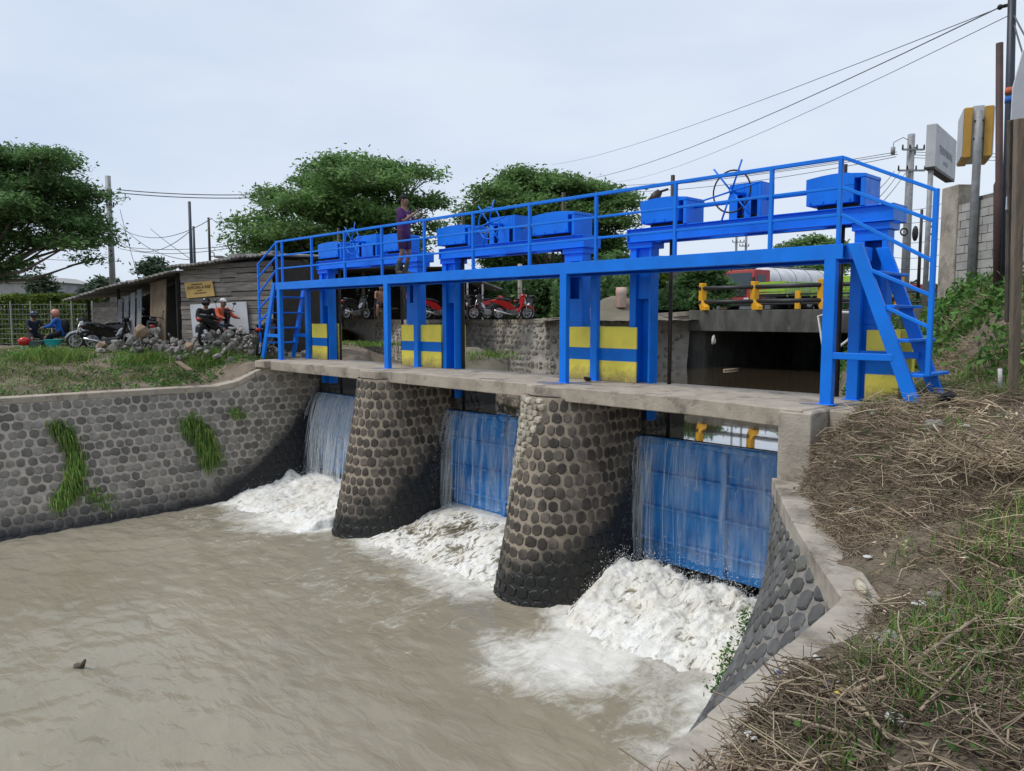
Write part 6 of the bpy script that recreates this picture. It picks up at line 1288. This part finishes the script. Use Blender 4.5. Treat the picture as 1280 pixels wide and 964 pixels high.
# ------------------------------------------------------------------ block wall, poles and signs on the right
M['block'] = mat('grey_block', (.40, .39, .36), (.30, .29, .27), 3, .95, .4, 25, rand=.14, c3=(.13, .12, .11), c3scale=.9, c3lo=.56, c3hi=.72); M['block_mortar'] = mat('block_mortar', (.17, .16, .145), (.11, .105, .095), 4, .95, .4)
Wa, Wb = gl(1186, 18.4, 1.2), gl(1335, 14.6, 1.2); g = empty('block_wall', tuple(Wa), 'grey concrete block wall with a corner pillar behind the poles', 'wall'); wd = Wb-Wa; wl = wd.length; wd.normalize(); wn = Vector((wd.y, -wd.x, 0)); wn = wn if wn.dot(fn) < 0 else -wn
MB().prism([(0, 0), (wl, 0), (wl, 2.62), (0, 2.62)], Wa-wn*.02, wd, (0, 0, 1), -wn*.14).build('mortar_core', M['block_mortar'], g)
BK = []
for i in range(6):
    mb = MB().box((0, 0, 0), (.385, .04, .175)); mb.v = [(x+random.uniform(-.004, .004), y, z+random.uniform(-.004, .004)) for x, y, z in mb.v]; me = bpy.data.meshes.new('block'); me.from_pydata(mb.v, [], mb.f); me.materials.append(M['block']); BK.append(me)
wz = math.atan2(wd.y, wd.x); cand = []
for r in range(13):
    for k in range(int(wl/.4)+1):
        s = k*.4+(.2 if r % 2 else 0)+.1; p = Wa+wd*s+wn*random.uniform(-.01, .006); cand.append((p.x, p.y, 1.25+.1+r*.19+random.uniform(-.004, .004)))
cand.sort(key=lambda p: -p[2])
for p in cand[:290]:
    o = bpy.data.objects.new('block', random.choice(BK)); COL.objects.link(o); o.parent = g; o.location = Vector(p)-g.location; o.rotation_euler = (random.uniform(-.01, .01), random.uniform(-.008, .008), wz)
mb = MB()
for p in cand[290:]: mb.box(p, (.385, .04, .175), wz)
if mb.v: mb.build('blockwork', M['block'], g, kind='stuff')
p = Wa-wd*.12; MB().prism([(-.32, 0), (.32, 0), (.32, 3.0), (-.32, 3.0)], p+wn*.06, wd, (0, 0, 1), -wn*.4).build('corner_pillar', M['concrete_pale'], g, bevel=.015)
M['rust'] = mat('rust_brown_paint', (.085, .04, .035), (.05, .028, .026), 3, .7, .2); M['navy_pole'] = mat('dark_blue_paint', (.02, .03, .055), (.012, .018, .03), 3, .5, .1); M['grey_wood'] = mat('grey_weathered_wood', (.26, .20, .14), (.15, .12, .09), 2, .9, .5, 30, sc=(9, 9, .8))
M['band_orange'] = mat('orange_band', (.5, .12, .05), None, bump=0); M['band_blue'] = mat('blue_band', (.02, .12, .45), None, bump=0)
p0, p1 = gl(1247, 13.6, 1.3), at(1249.5, 54, 13.6); pm = p0.lerp(p1, .47)
tag(MB().tube([p0, pm, pm+Vector((0, 0, .06)), p1], [.085, .085, .06, .058], 12).build('pole', M['rust'], None, True), 'rust brown steel pole with a stepped top beside the dark blue one', 'pole')
p0, p1 = gl(1255, 13.4, 1.3), at(1266, -40, 13.0); g = empty('utility_pole', tuple(p0), 'tall dark blue pole with orange and blue bands carrying the cables', 'pole')
MB().tube([p0, p0.lerp(p1, .5), p1], [.08, .072, .06], 12).build('shaft', M['navy_pole'], g, True)
for t, mm in ((.652, 'band_orange'), (.627, 'band_blue')): a = p0.lerp(p1, t); MB().tube([a-Vector((0, 0, .05)), a+Vector((0, 0, .05))], .074, 12).build('band', M[mm], g, True)
top = at(1259, 8, 13.2); MB().tube([at(1262, 6, 13.2), at(1250, 9, 13.2)], .03, 6).ball(at(1250, 9, 13.2), .045).build('cable_clamp', M['dark_steel'], g, True)
g = empty('wooden_post', (1.5, 2.1, 0), 'grey weathered wooden post standing in the grass at the right edge', 'post')
a, b = Vector((1.50, 2.05, -.05)), at(1275, 148, 9.6); MB().bar(a, b, .11, .09, up=tuple(fn)).build('shaft', M['grey_wood'], g, bevel=.008)
a2, b2 = a+fn*.12-rt2*.06+Vector((0, 0, .0)), at(1263, 150, 9.75); MB().bar(a2+Vector((0, 0, 1.1)), b2, .05, .07, up=tuple(fn)).build('batten', M['bark'], g, bevel=.005)
tag(MB().prism([(0, 0), (.16, 0), (.16, 1.95), (.10, 1.95), (0, 1.5)], at(1258, 262, 9.9), rt2, (0, 0, 1), fn*.02).build('hanging_sheet', M['banner_white'], None), 'narrow pale sheet hanging behind the wooden post', 'sheet')
tag(MB().bar(hp(1.75, 2.2, .02), (2.1, 2.35, .75), .06, .05).build('stake', M['bark'], None), 'short leaning stake beside the wooden post', 'stake')
tag(MB().tube([(1.28, 2.3, .15), (1.26, 2.32, .42)], .028, 8).build('pipe_stub', M['white'], None, True), 'short white pipe stub left of the wooden post', 'pipe')
# yellow light-box sign
M['sign_amber'] = mat('amber_sign_panel', (.50, .28, .035), (.42, .23, .03), 3, .5, .05); M['sign_dirty'] = mat('dirty_white_panel', (.50, .51, .53), (.40, .41, .43), 2, .6, .1, c3=(.2, .21, .23), c3scale=2.4, c3lo=.58, c3hi=.75)
def lightbox(pole_px, base_z, d, box, lab, face, side, deep, pole_r, turn, strip=None):
    x0, y0, x1, y1 = box; c0 = at((x0+x1)/2, y1, d); c1 = at((x0+x1)/2, y0, d); w = (x1-x0)*d/FPX; h = c1.z-c0.z
    g = empty('sign_box', tuple(c0), lab, 'sign', None); ex = (rt2*math.cos(turn)+fn*math.sin(turn)).normalized(); ey = Vector((-ex.y, ex.x, 0)); ey = ey if ey.dot(fn) > 0 else -ey
    return g, c0, h, ex, ey
g, c0, h, ex, ey = lightbox(1222, 1.5, 17.5, (1205, 133, 1237, 196), 'amber edged double-sided sign box on a pale pole, seen end on', None, None, 0, 0, R(-25))
hw = .29
for s in (-1, 1):
    MB().prism([(0, 0), (.17, 0), (.17, h), (0, h)], c0+ex*(s*.20-.085), ex, (0, 0, 1), ey*1.15).build('sign_panel', M['sign_amber'], g, bevel=.01)
    MB().prism([(0, .03), (.02, .03), (.02, h-.03), (0, h-.03)], c0+ex*(s*.297-.01), ex, (0, 0, 1), ey*1.13).build('sign_face', M['sign_dirty'], g)
MB().prism([(-.11, .02), (.11, .02), (.11, h+.03), (-.11, h+.03)], c0+ey*.05, ex, (0, 0, 1), ey*1.0).build('frame', M['sign_dirty'], g)
pt = c0+Vector((0, 0, h*.9))-ey*.06; pb = Vector((pt.x, pt.y, 1.4)); MB().tube([pb, (pb.x, pb.y, c0.z+.1), pt], [.085, .085, .07], 10).build('pole', M['grey_metal'], g, True)
for t in (.35, .7): q = c0+Vector((0, 0, h*t))-ey*.08; MB().box(q, (.2, .05, .03), math.atan2(ex.y, ex.x)).build('clamp', M['dark_steel'], g)
g = empty('sign_box', tuple(at(1170, 222, 22)), 'dirty white sign box with faded grey lettering on a thin pole', 'sign'); c0 = at(1161, 208, 21.6); h = at(1161, 154, 21.6).z-c0.z
ex = (rt2*.64+fn*.77).normalized(); ey = (fn*.64-rt2*.77).normalized(); ln = 2.75
c0 = at(1169, 208, 21.6); MB().prism([(0, 0), (ln, 0), (ln, h), (0, h)], c0, ex, (0, 0, 1), ey*.26).build('box', M['sign_dirty'], g, bevel=.01); MB().prism([(0, -.06), (ln, -.06), (ln, -.002), (0, -.002)], c0+ey*.01, ex, (0, 0, 1), ey*.24).build('lower_frame', M['dark_steel'], g)
M['faded_ink'] = mat('faded_grey_ink', (.27, .29, .32), None, rough=.7, bump=0)
pb = gl(1167, 21.7, 1.3); q = c0+ex*.12+ey*.13; MB().tube([(q.x, q.y, 1.3), (q.x, q.y, c0.z)], .07, 10).build('pole', M['grey_metal'], g, True)
for k, (a, b) in enumerate(((.48, .46), (.47, .2))): text('TERMINAL' if k == 0 else 'KOTA', c0+ex*ln*a+Vector((0, 0, h*b))-ey*.012, ex, None, .30 if k == 0 else .16, M['faded_ink'], g, -ey, sx=1.3)
# ------------------------------------------------------------------ utility poles, wires
def upole(px, d, ytop, r, lab, arms=(), zb=1.2, ml='grey_metal', extra=None, px2=None):
    b, t = gl(px, d, zb), at(px2 or px, ytop, d); t = Vector((b.x, b.y, t.z)); g = empty('utility_pole', tuple(b), lab, 'utility pole'); MB().tube([b, t], [r*1.25, r], 10).build('shaft', M[ml], g, True)
    for y, wl, wr in arms:
        c = Vector((b.x, b.y, at(px, y, d).z)); s = d/FPX; mb = MB().bar(c-rt2*wl*s-fn*r, c+rt2*wr*s-fn*r, .1, .1); mb.build('crossarm', M['grey_metal'], g)
        mb = MB()
        for e in np.linspace(-wl, wr, 4): q = c+rt2*e*s-fn*r; mb.tube([q, q+Vector((0, 0, .28))], [.06, .04], 6)
        mb.build('insulators', M['dark_steel'], g)
    return g
upole(143, 48, 220, .16, 'concrete utility pole with a crossarm beside the left tree', [(243, 9, 5), (304, 2, 9), (259, 1, 7)], zb=.2)
upole(242, 30, 252, .055, 'dark slanted steel pole rising behind the shack roof', zb=1.5, ml='navy_pole'); upole(246, 30.5, 283, .045, 'shorter dark pole next to the slanted one', zb=1.5, ml='navy_pole'); upole(265, 34, 272, .05, 'thin dark pole with a coil behind the shack', zb=1.5, ml='dark_steel')
tag(MB().ring(at(265, 318, 33.9), tuple(fn), .10, .02, 14, 5).build('cable_coil', M['dark_steel'], None, True), 'coil of cable on the thin pole behind the shack', 'coil')
g = upole(1129, 46, 168, .20, 'tall concrete power pole with crossarms and transformers wires, behind the right stair', [(188, 12, 14), (214, 16, 16)], zb=1.4)
for dx in (-13, 13): 
    s = 46/FPX; c = at(1129+dx, 193, 46); MB().tube([c, c+Vector((0, 0, .4))], .13, 8).build('insulator', M['grey_metal'], g, True); MB().tube([at(1129, 172, 46), at(1129+dx*.9, 178, 46), at(1129+dx, 188, 46)], .02, 5).build('jumper', M['dark_steel'], g)
tag(MB().ring(at(1130, 290, 45.6), tuple(fn), .2, .05, 16, 6).build('cable_coil', M['dark_steel'], None, True), 'black cable coil hanging on the tall concrete power pole', 'coil'); tag(MB().ring(at(1165, 288, 30), tuple(fn), .15, .04, 16, 6).build('cable_coil', M['dark_steel'], None, True), 'black cable coil behind the top of the stair post', 'coil')
upole(1146, 40, 262, .07, 'slim dark pole with a hanging cable bundle right of the tall power pole', zb=1.4, ml='dark_steel'); p = at(1144, 292, 39.9); tag(MB().ball(p, (.16, .16, .4), 6, 8).build('cable_bundle', M['dark_steel'], None, True), 'black cable joint bundle on the slim dark pole', 'cable')
upole(918, 90, 262, .13, 'distant pole, left of a pair above the red lorry', [(303, 5, 9)], zb=1.4); upole(930, 90, 268, .13, 'distant pole, right of a pair above the red lorry', [(308, 8, 3)], zb=1.4)
M['wire'] = mat('black_cable', (.09, .09, .10), None, rough=.6, bump=0)
def wire(p, q, sag, r, lab, grp=None):
    p, q = Vector(p), Vector(q); tag(MB().tube([p.lerp(q, t)-Vector((0, 0, sag*4*t*(1-t))) for t in np.linspace(0, 1, 13)], r, 5, False).build('cable', M['wire'], None, True), lab, 'cable', grp)
WG = 'cables crossing the sky'
wire(at(1250, 9, 13.2), at(745, 222, 44), .35, .011, 'thickest black cable from the tall blue pole down to the middle tree', WG); wire(at(1259, 6, 13.2), at(690, 206, 60), .4, .008, 'faint upper cable above the thickest one', WG); wire(at(1260, 20, 13.2), at(770, 228, 60), .5, .007, 'faint lower cable below the thickest one', WG)
wire(at(1268, 20, 13.0), at(1300, 70, 12), .05, .014, 'short cable to the right of the tall blue pole', WG); wire(at(1268, 32, 13.0), at(1290, 100, 12), .03, .014, 'second short cable right of the tall blue pole', WG)
for i, (a, b, sg) in enumerate((((1121, 190), (780, 232), .3), ((1120, 196), (790, 240), .4), ((1122, 193), (560, 248), .6))): wire(at(*a, 46), at(*b, 70), sg, .02, ('power cable', 'second power cable', 'lowest power cable')[i]+' from the concrete power pole passing behind the walkway rail', WG)
for i, y in enumerate((190, 193.5, 197)): wire(at(1137, y, 46), at(1300, y+2+i, 46), .05, .018, 'power cable running right from the concrete power pole behind the signs', 'power cables behind the signs')
for i, (a, b) in enumerate((((1118, 214), (1088, 246)), ((1125, 214), (1090, 256)), ((1132, 216), (1094, 262)))): wire(at(*a, 45.8), at(*b, 30), .1, .018, 'service cable slanting down from the lower crossarm', 'service cables from the power pole')
for i, y in enumerate((238, 242)): wire(at(146, y-1, 48), at(330, y+5, 48), .15, .03, ('upper', 'lower')[i]+' power cable from the left concrete pole to the tiered tree', WG)
for i, (a, b, sg) in enumerate((((150, 285), (265, 273), .7), ((150, 302), (242, 285), .8), ((150, 308), (300, 306), .2), ((150, 311), (300, 308), .3), ((150, 262), (172, 345), .1), ((150, 280), (240, 325), .5), ((188, 286), (240, 325), .05), ((40, 322), (143, 320), .2), ((265, 274), (330, 282), .4))): wire(at(*a, 47), at(*b, 33 if b[0] > 230 else 46), sg, .016, 'thin cable in the tangle between the left concrete pole and the shack', 'tangled cables over the shack')
for i, (y0, y1) in enumerate(((262, 252), (276, 270), (300, 296), (318, 316), (332, 330))): wire(at(1095, y0, 42), at(1185, y1, 40), .25, .014, 'thin cable in the bundle behind the right stair', 'cables behind the right stair')

# blue paint spilt on the slab beside the legs
def splash(x, y, s, lab, sx=1.0):
    n = 22; a0 = random.random()*9; pts = [(x+s*sx*math.cos(t)*(.45+1.1*float(fbm(math.cos(t)*1.7+a0, math.sin(t)*1.7, 4, 2))), y+s*math.sin(t)*(.45+1.1*float(fbm(math.cos(t)*1.7+a0, math.sin(t)*1.7, 9, 2)))) for t in np.linspace(0, 6.283, n, endpoint=False)]
    tag(MB().prism(pts, (0, 0, .0075), (1, 0, 0), (0, 1, 0), (0, 0, .002)).build('paint_splash', M['blue_flat']), lab, 'paint splash')
splash(-4.72, -.18, .17, 'blue paint splash on the nearest pier cap left of the leg', 1.5); splash(-4.25, .05, .11, 'blue paint splash on the nearest pier cap right of the leg', 1.8); splash(-9.95, -.10, .10, 'small blue paint splash at the leg on the far pier', 1.4); splash(-.28, -.10, .07, 'small blue paint drips at the right walkway leg', 1.6)
